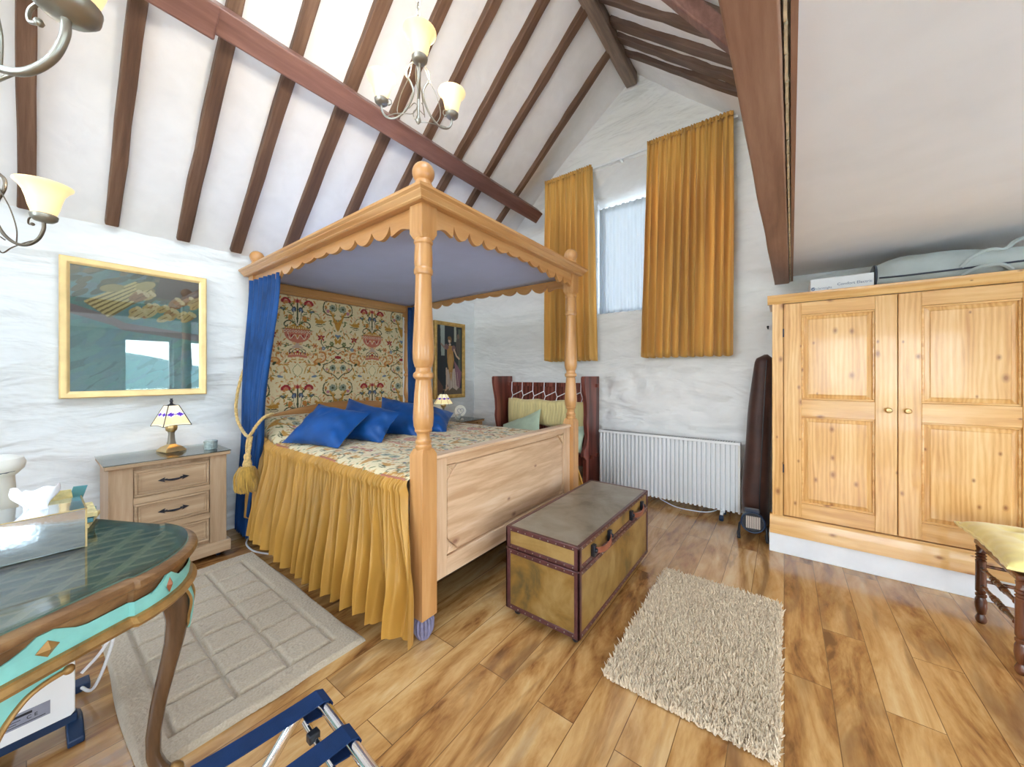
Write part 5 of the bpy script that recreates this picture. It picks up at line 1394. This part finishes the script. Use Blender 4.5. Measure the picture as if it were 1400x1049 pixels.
def loft(rings, mb=None, capb=True, capt=True):
    mb = mb or MB(); n = len(rings[0][0]); vs = []
    for pts, z in rings: vs += [(*W2(a, b_), z) for a, b_ in pts]
    fs = [(j*n+k, j*n+(k+1) % n, j*n+n+(k+1) % n, j*n+n+k) for j in range(len(rings)-1) for k in range(n)]
    if capb: fs.append(tuple(range(n))[::-1])
    if capt: fs.append(tuple((len(rings)-1)*n+k for k in range(n)))
    return mb.add(vs, fs)
M['tablewood'] = wood('carved_walnut_gilt', (.10, .045, .018), (.20, .10, .042), (.33, .19, .085), 'y', .35, 1.6, coat=.25, wv=.05, contrast=.9)
M['tableleg'] = wood('carved_walnut_leg', (.05, .025, .013), (.115, .06, .03), (.20, .115, .06), 'z', .25, 1.2, coat=.3, wv=.05, contrast=.8)
M['turq'] = plain('turquoise_paint', (.25, .62, .58), .45, var=.12, scale=14)
M['gilt'] = plain('rubbed_gilt', (.37, .21, .07), .4, .4, var=.35, scale=18)
def mk_inlay():
    t = NT('inlaid_lattice'); tc = t.n('ShaderNodeTexCoord'); mp = t.n('ShaderNodeMapping'); mp.inputs['Rotation'].default_value = (0, 0, math.radians(63)); mp.inputs['Scale'].default_value = (1.0, .55, 1)
    t.l(tc.outputs['Object'], mp.inputs[0]); mp2 = t.n('ShaderNodeMapping'); mp2.inputs['Rotation'].default_value = (0, 0, PI/4); mp2.inputs['Scale'].default_value = (19, 19, 19); t.l(mp.outputs[0], mp2.inputs[0])
    br = t.n('ShaderNodeTexBrick'); br.offset = 0; br.inputs['Scale'].default_value = 1; br.inputs['Brick Width'].default_value = 1; br.inputs['Row Height'].default_value = 1; br.inputs['Mortar Size'].default_value = .14
    t.l(mp2.outputs[0], br.inputs['Vector'])
    f = t.noise(t.coord(), 22, 3); basec = t.ramp(f, [(.35, (.05, .07, .035)), (.65, (.20, .19, .085))])
    return t.bsdf(t.mix(br.outputs['Fac'], basec, (.85, .72, .42)), .4, coat=.2)
M['inlay'] = mk_inlay()
o1, o2 = outline(0), outline(.030)
part('tabletop', loft([(outline(.012), TBZ-.032), (outline(.002), TBZ-.026), (outline(0), TBZ-.018), (outline(.003), TBZ-.008), (outline(.012), TBZ-.002), (outline(.022), TBZ)]), M['tablewood'], tb_, smooth=35)
part('inlaid_panel', loft([(outline(.055), TBZ), (outline(.055), TBZ+.0012)]), M['inlay'], tb_)
part('inlay_border', loft([(outline(.024), TBZ-.001), (outline(.024), TBZ+.0006)]), plain('green_border_paint', (.13, .2, .15), .4, var=.2), tb_)
part('glass_top', loft([(outline(.026), TBZ+.0035), (outline(.026), TBZ+.0105)]), M['topglass'], tb_, smooth=25)
part('upper_apron', loft([(outline(.028), TBZ-.066), (outline(.024), TBZ-.05), (outline(.022), TBZ-.032)], capb=False, capt=False), M['tablewood'], tb_, smooth=35)
part('painted_band', loft([(outline(.022), TBZ-.104), (outline(.019), TBZ-.085), (outline(.022), TBZ-.065)], capb=False, capt=False), M['turq'], tb_, smooth=35)
part('lower_moulding', loft([(outline(.03), TBZ-.134), (outline(.008), TBZ-.130), (outline(.002), TBZ-.120), (outline(.012), TBZ-.110), (outline(.012), TBZ-.104), (outline(.03), TBZ-.101)]), M['gilt'], tb_, smooth=35)
# painted peaks with diamond bosses that rise into the wood
def onside(t, side, d=0):      # t metres along the side from its start corner; d outwards
    return W2(t, -d) if side == 'a' else W2(-d, t)
for (t0, side) in ((.458, 'a'), (.46, 'b')):
    ins = -.020
    m = MB(); pk = [(-.075, -.066), (-.05, -.060), (-.03, -.048), (-.012, -.038), (.016, -.038), (.032, -.050), (.055, -.060), (.08, -.066), (.08, -.070), (-.075, -.070)]
    vs = [(*onside(t0+a, side, ins), TBZ+z) for a, z in pk]+[(*onside(t0+a, side, ins-.004), TBZ+z) for a, z in pk]; n = len(pk)
    m.add(vs, [tuple(range(n)), tuple(range(n, 2*n))[::-1]]+[(i, (i+1) % n, n+(i+1) % n, n+i) for i in range(n)])
    part('painted_peak', m, M['turq'], tb_, smooth=0)
    m = MB(); dm = [(-.02, -.074), (0, -.055), (.02, -.074), (0, -.093)]; ap = (*onside(t0, side, ins+.012), TBZ-.074)
    m.add([(*onside(t0+a, side, ins+.002), TBZ+z) for a, z in dm]+[ap], [(0, 1, 4), (1, 2, 4), (2, 3, 4), (3, 0, 4)])
    part('diamond_boss', m, M['gilt'], tb_, smooth=0)
# painted peak and boss on the corner lobe
R_ = .292
def lobe(an, d): return W2(.30+(R_+d)*math.cos(an), .30+(R_+d)*math.sin(an))
a0 = 1.40*PI; m = MB(); pk = [(-.055, -.066), (-.035, -.058), (-.018, -.046), (-.006, -.036), (.010, -.036), (.022, -.048), (.038, -.058), (.055, -.066)]; vs = []
for a, z in pk:
    for zz_ in (z, -.071):
        for d in (.0, .005): vs.append((*lobe(a0+a/R_, d), TBZ+zz_))
m.add(vs, [f_ for i in range(len(pk)-1) for f_ in ((4*i+1, 4*i+5, 4*i+7, 4*i+3), (4*i, 4*i+1, 4*i+5, 4*i+4))])
part('painted_peak', m, M['turq'], tb_, smooth=0)
m = MB(); m.add([(*lobe(a0+a/R_, .004), TBZ+z) for a, z in ((-.012, -.068), (0, -.046), (.012, -.068), (0, -.094))]+[(*lobe(a0, .013), TBZ-.070)], [(0, 1, 4), (1, 2, 4), (2, 3, 4), (3, 0, 4)])
part('diamond_boss', m, plain('rust_red_gilt', (.32, .11, .05), .4, .2, var=.3), tb_, smooth=0)
# cabriole legs
def cab(a, b_, da, db):
    """da,db: outward diagonal direction in (a,b)"""
    D = Uu*da+Vv*db; D.normalize(); T = Vector((-D.y, D.x)); base = Cc+Uu*a+Vv*b_
    secs = [(0.67, -.03, .052, .046), (.62, .000, .050, .044), (.57, .018, .043, .037), (.52, .022, .036, .031), (.45, .014, .031, .027), (.36, -.004, .027, .024), (.26, -.024, .023, .021), (.17, -.036, .020, .019), (.10, -.036, .019, .018), (.055, -.022, .021, .020), (.025, -.004, .024, .024), (.0, .006, .023, .023)]
    zz_ = [s_[0] for s_ in secs][::-1]; n = 14; vs = []; m = 44
    for j in range(m):
        z = lerp(.67, 0, j/(m-1))
        off = interp(z, zz_, [s_[1] for s_ in secs][::-1]); w = interp(z, zz_, [s_[2] for s_ in secs][::-1]); d = interp(z, zz_, [s_[3] for s_ in secs][::-1])
        for k in range(n):
            q_ = 2*PI*k/n; cx_, sy_ = math.cos(q_), math.sin(q_)
            rr_ = 1+.12*math.cos(4*q_)*-.6
            p = base+D*(off+d*cx_*rr_)+T*(w*sy_*rr_)
            vs.append((p.x, p.y, z))
    fs = [(j*n+k, j*n+(k+1) % n, j*n+n+(k+1) % n, j*n+n+k) for j in range(m-1) for k in range(n)]+[tuple(range(n)), tuple((m-1)*n+k for k in range(n))[::-1]]
    o_ = part('leg', MB().add(vs, fs), M['tableleg'], tb_, smooth=50)
    # turquoise knee panel with gilt ridge
    kp = MB(); vs = []; m2 = 12
    for j in range(m2):
        z = lerp(.645, .475, j/(m2-1)); off = interp(z, zz_, [s_[1] for s_ in secs][::-1])+interp(z, zz_, [s_[3] for s_ in secs][::-1])*.93
        w = .022*math.sin(PI*(.12+.80*j/(m2-1)))
        for s_ in (-1, -.4, .4, 1):
            p = base+D*(off+.006-.004*abs(s_)**2)+T*(w*s_); vs.append((p.x, p.y, z))
    kp.add(vs, [(j*4+k, j*4+k+1, j*4+5+k, j*4+4+k) for j in range(m2-1) for k in range(3)])
    part('knee_panel', kp, M['turq'], o_, solid=.004, smooth=60)
    sc = MB()
    for s_ in (-1, 1):
        p = [base+D*(.052)+T*(s_*.026), base+D*.056+T*(s_*.030), base+D*.05+T*(s_*.024)]
        sc.tube(spline([(base.x+D.x*.03+T.x*s_*.034, base.y+D.y*.03+T.y*s_*.034, .64), (p[1].x, p[1].y, .58), (p[2].x, p[2].y, .52), (base.x+D.x*.045, base.y+D.y*.045, .475)], 6), [.0042]*19, 6)
    part('knee_carving', sc, M['gilt'], o_)
    ft = MB()
    p = base+D*.012; ft.ball((p.x, p.y, .022), .026, 10); part('scroll_foot', ft, M['gilt'], o_)
cab(.128, .128, -1, -1); cab(LA-.128, .128, 1, -1); cab(LA-.128, LB-.128, 1, 1); cab(.128, LB-.128, -1, 1)
# turquoise spandrel bracket with a gilt scroll edge by the second leg
br_ = MB(); ptsb = [(.415, .628), (.419, .604), (.458, .602), (.485, .593), (.506, .573), (.521, .551), (.54, .508), (.555, .45), (.58, .43), (.70, .43), (.70, .628)]
vs = [(*W2(a, .030), z) for a, z in ptsb]+[(*W2(a, .045), z) for a, z in ptsb]; n = len(ptsb)
br_.add(vs, [tuple(range(n)), tuple(range(n, 2*n))[::-1]]+[(i, (i+1) % n, n+(i+1) % n, n+i) for i in range(n)])
part('spandrel_bracket', br_, M['turq'], tb_, smooth=0)
g = MB(); g.tube(spline([(*W2(a, .028), z) for a, z in ((.419, .602), (.458, .600), (.485, .591), (.506, .571), (.521, .549), (.54, .506), (.555, .448), (.58, .428), (.70, .428))], 6), .006, 8); x, y = W2(.419, .026); g.ball((x, y, .602), .011, 10)
part('bracket_scroll', g, M['gilt'], tb_)
# things on the table
GT = TBZ+.011
tx = thing('tissue_box', 'long mirrored tissue box with a tissue pulled up, on the ornate table', 'tissue box', (-1.83, -.03, GT))
part('mirror_case', MB().box(-1.925, -1.735, -.16, .112, GT, GT+.118), M['mirror'], tx, bev=.003)
part('case_trim', MB().box(-1.737, -1.7335, .1095, .1135, GT, GT+.1195).box(-1.737, -1.7335, -.16, .1135, GT+.117, GT+.1195).box(-1.93, -1.735, .1105, .1135, GT+.117, GT+.1195), M['brass'], tx)
ts_ = MB()
def f(u, v):
    a = lerp(-.9, 1.1, u); w = .030+.040*v
    return (-1.845+w*math.sin(a*2.2)*.7+.008*math.sin(u*13+v*4), .018+lerp(-.045, .04, u)*(.55+.6*v)+.006*math.sin(v*7+u*9), GT+.112+.072*v-.010*v*math.sin(u*5.5)+.004*math.sin(u*21)*v)
part('tissue', ts_.grid(24, 14, f), M['paper'], tx, smooth=70, solid=.0012)
lf = thing('leaflet_stack', 'small colourful leaflets lying behind the tissue box', 'leaflets', (-2.02, .10, GT))
for k, (m_, dz) in enumerate((('booka', 0), ('bookb', .055), ('booka', .11))):
    a = .3*k
    part('leaflet', MB().obox((-2.03, .095, GT+.008+.018*k), (.085, -.02+.01*k, 0), (.015, .055, 0), (0, 0, .007)), M[m_], lf, bev=.001)
ld = thing('folded_leaflet', 'cream and teal leaflet propped open behind the tissue', 'leaflet', (-2.0, .09, GT+.05))
part('page', MB().obox((-1.985, .055, GT+.105), (.010, .042, 0), (.02, -.005, .035), (.0008, 0, -.0004)), M['booka'], ld)
part('page', MB().obox((-1.995, .106, GT+.105), (.005, .016, 0), (.02, .008, .038), (.0008, 0, -.0004)), M['bookb'], ld)
kt = thing('white_kettle', 'white plastic kettle with a grey lid, cut by the left edge', 'kettle', (-2.10, -.075, GT))
part('body', MB().lathe([(.001, 0), (.062, 0), (.064, .01), (.058, .10), (.052, .19), (.055, .20)], (0, 0, 0), 28), M['ivory'], kt, local=True)
part('lid', MB().lathe([(.056, .195), (.072, .215), (.076, .235), (.070, .252), (.045, .262), (.001, .265)], (0, 0, 0), 28), M['ivory'], kt, local=True)
part('spout_vent', MB().lathe([(.001, .204), (.045, .204), (.058, .214), (.001, .215)], (.012, .006, -.002), 20), M['darkblue'], kt, local=True)
part('level_strip', MB().box(.050, .062, .012, .02, .08, .17), M['labelgrey'], kt, local=True)

# ------------------------------------------------------------------ panel heater below the table
ph = thing('panel_heater', 'slim white panel heater on black feet beneath the table', 'heater', (-2.05, .03, 0))
hb = MB(); hp_ = [(-.12, .085), (-.11, .075), (.096, .075), (.106, .085), (.106, .43), (.096, .44), (-.11, .44), (-.12, .43)]
part('panel', MB().prism(hp_, 'x', -2.085, -2.05), M['whitegloss'], ph, bev=.003)
part('top_vent', MB().box(-2.083, -2.052, -.105, .095, .44, .452), M['darkblue'], ph, bev=.003)
part('base_bar', MB().box(-2.082, -2.053, -.13, .112, .045, .076), M['darkblue'], ph, bev=.003)
for y in (-.10, .105): part('foot', MB().prism([(-2.16, 0), (-1.985, 0), (-1.985, .022), (-2.045, .048), (-2.09, .048), (-2.16, .022)], 'y', y-.02, y+.02), M['darkblue'], ph, bev=.004)
part('control_box', MB().box(-2.36, -2.30, .09, .16, .0, .03), M['darkblue'], ph, bev=.004)
lb = part('rating_label', MB().box(-2.0499, -2.0488, -.070, .050, .118, .165), M['labelgrey'], ph)
RX = (PI/2, 0, PI/2)
text('label_print', 'C E', .016, (-2.0486, .000, .134), M['black'], ph, RX)
part('label_print', MB().box(-2.0489, -2.0484, -.066, .012, .150, .158), M['black'], lb)
for k, (ya, yb) in enumerate(((-.066, -.012), (-.066, -.02), (-.066, .04))): part('label_print', MB().box(-2.0489, -2.0485, ya, yb, .140-k*.008, .142-k*.008), M['black'], lb)
single('power_cable', MB().tube(spline([(-2.07, .122, .20), (-2.07, .17, .25), (-2.10, .21, .31), (-2.16, .235, .35), (-2.20, .235, .34), (-2.19, .22, .29), (-2.15, .20, .20), (-2.2, .16, .05), (-2.33, .13, .012)], 8), .0055, 6), M['cord'], 'white cable looping up beside the panel heater', 'cable')
single('floor_cable', MB().tube(spline([(-3.30, 1.06, .10), (-3.36, 1.05, .03), (-3.30, 1.01, .006), (-3.17, .995, .006), (-3.06, 1.01, .006), (-2.9, 1.08, .006)], 8), .006, 6), M['cord'], 'white cable curling on the floor below the bed skirt', 'cable')

# ------------------------------------------------------------------ luggage rack
lr = thing('luggage_rack', 'folding chrome luggage rack with navy webbing straps', 'luggage rack', (-.8, .2, 0), rot=(0, 0, math.radians(6)))
LZ = .50
E0 = Vector((-.96, .435, LZ)); bdir = Vector((1, -.06, 0)).normalized(); sdir = Vector((-.15, -1, 0)).normalized()
LW, LD = .56, .44
o_l = ORG[lr]; lr.rotation_euler = (0, 0, 0)
far = [E0+bdir*t for t in (0, LW)]; near = [p+sdir*LD for p in far]
def uframe(pa, pb, name, cross):
    """U-shaped tube: top bar pa-pb with legs bending down to the crossed feet"""
    inw = cross; d = (pb-pa).normalized(); r_ = .05
    foot_a = Vector((pa.x+inw.x, pa.y+inw.y, .012)); foot_b = Vector((pb.x+inw.x, pb.y+inw.y, .012))
    la = (foot_a-pa).normalized(); lb_ = (foot_b-pb).normalized()
    pts = [foot_a]+[pa+la*r_*1.6]+[pa+la*r_*.55+d*r_*.18, pa+la*r_*.18+d*r_*.55]+[pa+d*r_*1.6, pb-d*r_*1.6]+[pb+lb_*r_*.18-d*r_*.55, pb+lb_*r_*.55-d*r_*.18]+[pb+lb_*r_*1.6, foot_b]
    part(name, MB().tube(pts, .0125, 12), M['chrome'], lr, smooth=60)
    for p in (foot_a, foot_b): part('rubber_foot', MB().ball(p+Vector((0, 0, .004)), .016, 10), M['black'], lr)
uframe(far[0], far[1], 'leg_frame', sdir*LD*.85); uframe(near[0], near[1], 'leg_frame', -sdir*LD*.85)
# second rail just below the far bar
part('lower_rail', MB().tube([far[0]+Vector((.03, -.03, -.045)), far[1]+Vector((-.03, -.03, -.045))], .008, 10), M['chrome'], lr)
for t in (.055, .195, .335, .475):
    p = far[0]+bdir*t; q2_ = near[0]+bdir*t; w = bdir*.024
    s_ = MB(); pts = []
    for k in range(9): a = -PI*.75+PI*1.15*k/8; pts.append(p+Vector((-sdir.x*.0155*math.sin(a+PI/2), -sdir.y*.0155*math.sin(a+PI/2), .0155*math.sin(a)+.002)))
    loop_ = [p+sdir*.04+Vector((0, 0, -.012)), p+sdir*.008+Vector((0, 0, -.0155)), p-sdir*.012+Vector((0, 0, -.010)), p-sdir*.0165, p-sdir*.012+Vector((0, 0, .010)), p+sdir*.004+Vector((0, 0, .0155))]
    for k in range(1, 12): loop_.append((p+Vector((0, 0, .0145))).lerp(q2_+Vector((0, 0, .0145)), k/12)-Vector((0, 0, .012*math.sin(PI*k/12))))
    loop_ += [q2_-sdir*.004+Vector((0, 0, .0155)), q2_+sdir*.012+Vector((0, 0, .010)), q2_+sdir*.0165, q2_+sdir*.008+Vector((0, 0, -.0155))]
    vs = []
    for pp in loop_: vs += [pp-w, pp+w]
    s_.add(vs, [(2*i, 2*i+1, 2*i+3, 2*i+2) for i in range(len(loop_)-1)])
    part('strap', s_, M['navy'], lr, solid=.003, smooth=0)
    part('strap_clip', MB().box(*sorted((p.x+.02, p.x+.04)), p.y-.045, p.y-.02, LZ-.05, LZ-.03), M['black'], lr, bev=.003)

# ------------------------------------------------------------------ stool with yellow cushion
sl = thing('turned_stool', 'dark turned-leg stool at the right edge in front of the wardrobe', 'stool', (1.02, 2.79, 0))
SX0, SX1, SY0, SY1, SH = .825, 1.215, 2.585, 2.995, .42
def tleg(x, y):
    pr_ = [(.001, 0), (.014, 0), (.019, .008), (.021, .022), (.016, .036), (.013, .045), (.018, .055), (.022, .085), (.021, .12), (.016, .135), (.020, .14), (.020, .15), (.014, .155), (.020, .165), (.020, .18), (.019, .31), (.020, .325), (.015, .33), (.021, .337), (.015, .345), (.021, .353), (.015, .361), (.021, .369), (.016, .378), (.019, .40), (.001, SH)]
    part('leg', MB().lathe(pr_, (x, y, 0), 18), M['turned'], sl)
for x in (SX0, SX1):
    for y in (SY0, SY1): tleg(x, y)
def bob(p, q_, plain_=False):
    p = Vector(p); q_ = Vector(q_); m = 60; pts = [p.lerp(q_, i/m) for i in range(m+1)]; r_ = []
    for i in range(m+1):
        t = i/m; v = .0075+.004*math.exp(-((t-.5)/.3)**2)
        if not plain_:
            for cc in (.12, .34, .40, .46, .54, .60, .66, .88):
                v += .0045*max(0, 1-abs(t-cc)/.02)
        r_.append(v)
    part('stretcher', MB().tube(pts, r_, 10), M['turned'], sl)
for x in (SX0, SX1):
    for z in (.20, .29): bob((x, SY0, z), (x, SY1, z))
for y in (SY0, SY1):
    for z in (.22, .30): bob((SX0, y, z), (SX1, y, z), True)
part('seat', MB().box(SX0-.02, SX1+.02, SY0-.02, SY1+.02, .405, .432), M['turned'], sl, bev=.008)
scu = thing('stool_cushion', 'yellow buttoned satin seat cushion on the turned stool', 'cushion', (1.0, 2.82, .45))
SA = [(.785, 2.50), (1.30, 2.50), (1.30, 3.075), (.785, 3.075)]
b = MB()
for sgn in (1, -1):
    def f(u, v):
        pu = u+.03*math.sin(PI*v)*math.cos(PI*u); pv = v+.03*math.sin(PI*u)*math.cos(PI*v)
        x = lerp(.762, 1.29, pu); y = lerp(2.50, 3.09, pv)
        e = max(0, (1-(2*u-1)**4)*(1-(2*v-1)**4)); h = (.058 if sgn > 0 else .030)*e**.42
        tuft = sum(math.exp(-(((u-a)/.07)**2+((v-c_)/.07)**2)) for a in (.25, .5, .75) for c_ in (.25, .5, .75))
        wr = .006*noise.noise(Vector((u*11, v*11, 2)))*e+.006*math.sin(v*50)*(1-e)**3*(sgn > 0)*.6
        return (x, y, .478+sgn*h-(.022*min(1, tuft)*e if sgn > 0 else 0)+wr)
    b.grid(44, 44, f)
part('cover', b, M['stoolcush'], scu, weld=True, smooth=70)
wp = []
for (u0, v0, u1, v1) in ((0, 0, 0, 1), (0, 1, 1, 1), (1, 1, 1, 0), (1, 0, 0, 0)):
    for k in range(20):
        u = lerp(u0, u1, k/20); v = lerp(v0, v1, k/20); pu = u+.03*math.sin(PI*v)*math.cos(PI*u); pv = v+.03*math.sin(PI*u)*math.cos(PI*v)
        wp.append((lerp(.762, 1.29, pu), lerp(2.50, 3.09, pv), .478+.004*math.sin(k*2.3)))
part('piping', MB().tube(wp, .008, 6, closed=True), M['stoolcush'], scu)

# ------------------------------------------------------------------ hanging lamps
def lampshade(parent, x, y, z, s, en):
    """pan, bell-shaped glass and bulb with its base at (x,y,z) in parent space"""
    pan = MB(); pan.lathe([(.001, -.006), (.010, -.004), (.024, .000), (.032, .008), (.034, .020), (.030, .024), (.001, .022)], (x, y, z), 24)
    for i in range(len(pan.v)): p = pan.v[i]; pan.v[i] = (x+(p[0]-x)*s, y+(p[1]-y)*s, z+(p[2]-z)*s)
    o_ = part('drip_pan', pan, M['steel'], parent, local=True)
    sh = MB(); prof = [(.026, .018), (.031, .03), (.037, .05), (.042, .075), (.049, .10), (.060, .118), (.070, .128), (.0705, .131), (.068, .131), (.058, .120), (.047, .102), (.040, .077), (.035, .052), (.029, .032), (.024, .020)]
    sh.lathe([(r_*s, h_*s) for r_, h_ in prof], (x, y, z), 30)
    part('glass_shade', sh, M['shade'], parent, local=True, smooth=60)
    L = bpy.data.lights.new('lamp_light', 'POINT'); L.energy = en; L.color = (1, .90, .76); L.shadow_soft_size = .025
    lo = bpy.data.objects.new('lamp_light', L); COL.objects.link(lo); lo.parent = parent; lo.location = (x, y, z+.138*s)
def chandelier(label, c, ztop, r_, rot, s, metal, angs=None, en=11):
    t = thing('chandelier', label, 'chandelier', c, 'hanging lamps with cream glass shades')
    rod = MB(); rod.lathe([(.001, -.135), (.010, -.125), (.014, -.115), (.010, -.10), (.0065, -.09), (.0065, .17), (.010, .18), (.012, .20), (.006, .21), (.001, .212)], (0, 0, 0), 14)
    part('stem', rod, metal, t, local=True)
    ch_ = MB(); n = max(3, int((ztop-c[2]-.21)/.030)); 
    for k in range(n):
        zc_ = .222+k*(ztop-c[2]-.225)/n; hl = .026
        q_ = []
        for a in np.linspace(0, 2*PI, 13)[:-1]:
            w = .009*math.cos(a); q_.append((w if k % 2 else 0, 0 if k % 2 else w, zc_+hl*.82*math.sin(a)))
        ch_.tube(q_, .0025, 5, closed=True)
    part('chain', ch_, metal, t, local=True)
    part('ceiling_hook', MB().lathe([(.004, ztop-c[2]-.02), (.018, ztop-c[2]-.005), (.028, ztop-c[2])], (0, 0, 0), 14), metal, t, local=True)
    for a in (angs or [rot+2*PI*k/3 for k in range(3)]):
        k = 0; d = Vector((math.cos(a), math.sin(a), 0)); w = Vector((-d.y, d.x, 0))
        def P_(rr_, z, o=0): return d*rr_+w*o+Vector((0, 0, z))
        arm = MB(); arm.tube(spline([P_(r_, -.004), P_(r_-.002, -.030), P_(r_*.90, -.062), P_(r_*.72, -.082), P_(r_*.52, -.078), P_(r_*.33, -.052), P_(r_*.19, -.012), P_(r_*.13, .03), P_(r_*.20, .075), P_(r_*.31, .115), P_(r_*.30, .15), P_(r_*.14, .172), P_(.004, .175)], 7), .0052*s, 8)
        o_ = part('arm', arm, metal, t, local=True, smooth=60)
        sc = MB(); sc.tube(spline([P_(r_*.86, -.066), P_(r_*.99, -.030), P_(r_*.97, .005), P_(r_*.85, .020), P_(r_*.74, .010), P_(r_*.73, -.008), P_(r_*.80, -.012)], 7), .0026*s, 6); sc.ball(P_(r_*.80, -.010), .006, 8)
        sc.tube(spline([P_(r_*.86, -.066), P_(r_*.60, -.070, .012), P_(r_*.30, -.085, .02), P_(r_*.06, -.10, .03), P_(-r_*.05, -.07, .03), P_(r_*.05, -.045, .022), P_(r_*.22, -.06, .014)], 7), .0022*s, 6)
        sc.tube(spline([P_(r_*.52, -.078), P_(r_*.60, -.03, -.012), P_(r_*.50, .04, -.014), P_(r_*.28, .11, -.008), P_(r_*.18, .16)], 7), .002*s, 6)
        part('scroll', sc, metal, o_, local=True, smooth=60)
        p = P_(r_, 0); lampshade(t, p.x, p.y, 0, s, en)
    return t
chandelier('three-armed pewter chandelier with cream glass shades hanging above the bed', (-1.413, 1.133, 2.64), 4.46, .20, math.radians(-37), 1.0, M['steel'])
# the two at the left edge: only one arm of each reaches into view
la = math.atan2(.599, .8006)
cA = Vector((-2.07, .037, 1.835))-Vector((math.cos(la), math.sin(la), 0))*.20
cB = Vector((-.846, .035, 1.828))-Vector((math.cos(la), math.sin(la), 0))*.20
chandelier('chandelier at the left edge whose lit cone shade hangs above the large picture', tuple(cA), ZE+KL*(cA.x-XE)-.04, .20, la, .98, M['steel2'], [la, la+PI], 2.2)
chandelier('closest chandelier, cut off by the top left corner', tuple(cB), ZP-KL*(cB.x-XP)-.04, .20, la, 1.1, M['steel'], [la, la+PI], 2.2)
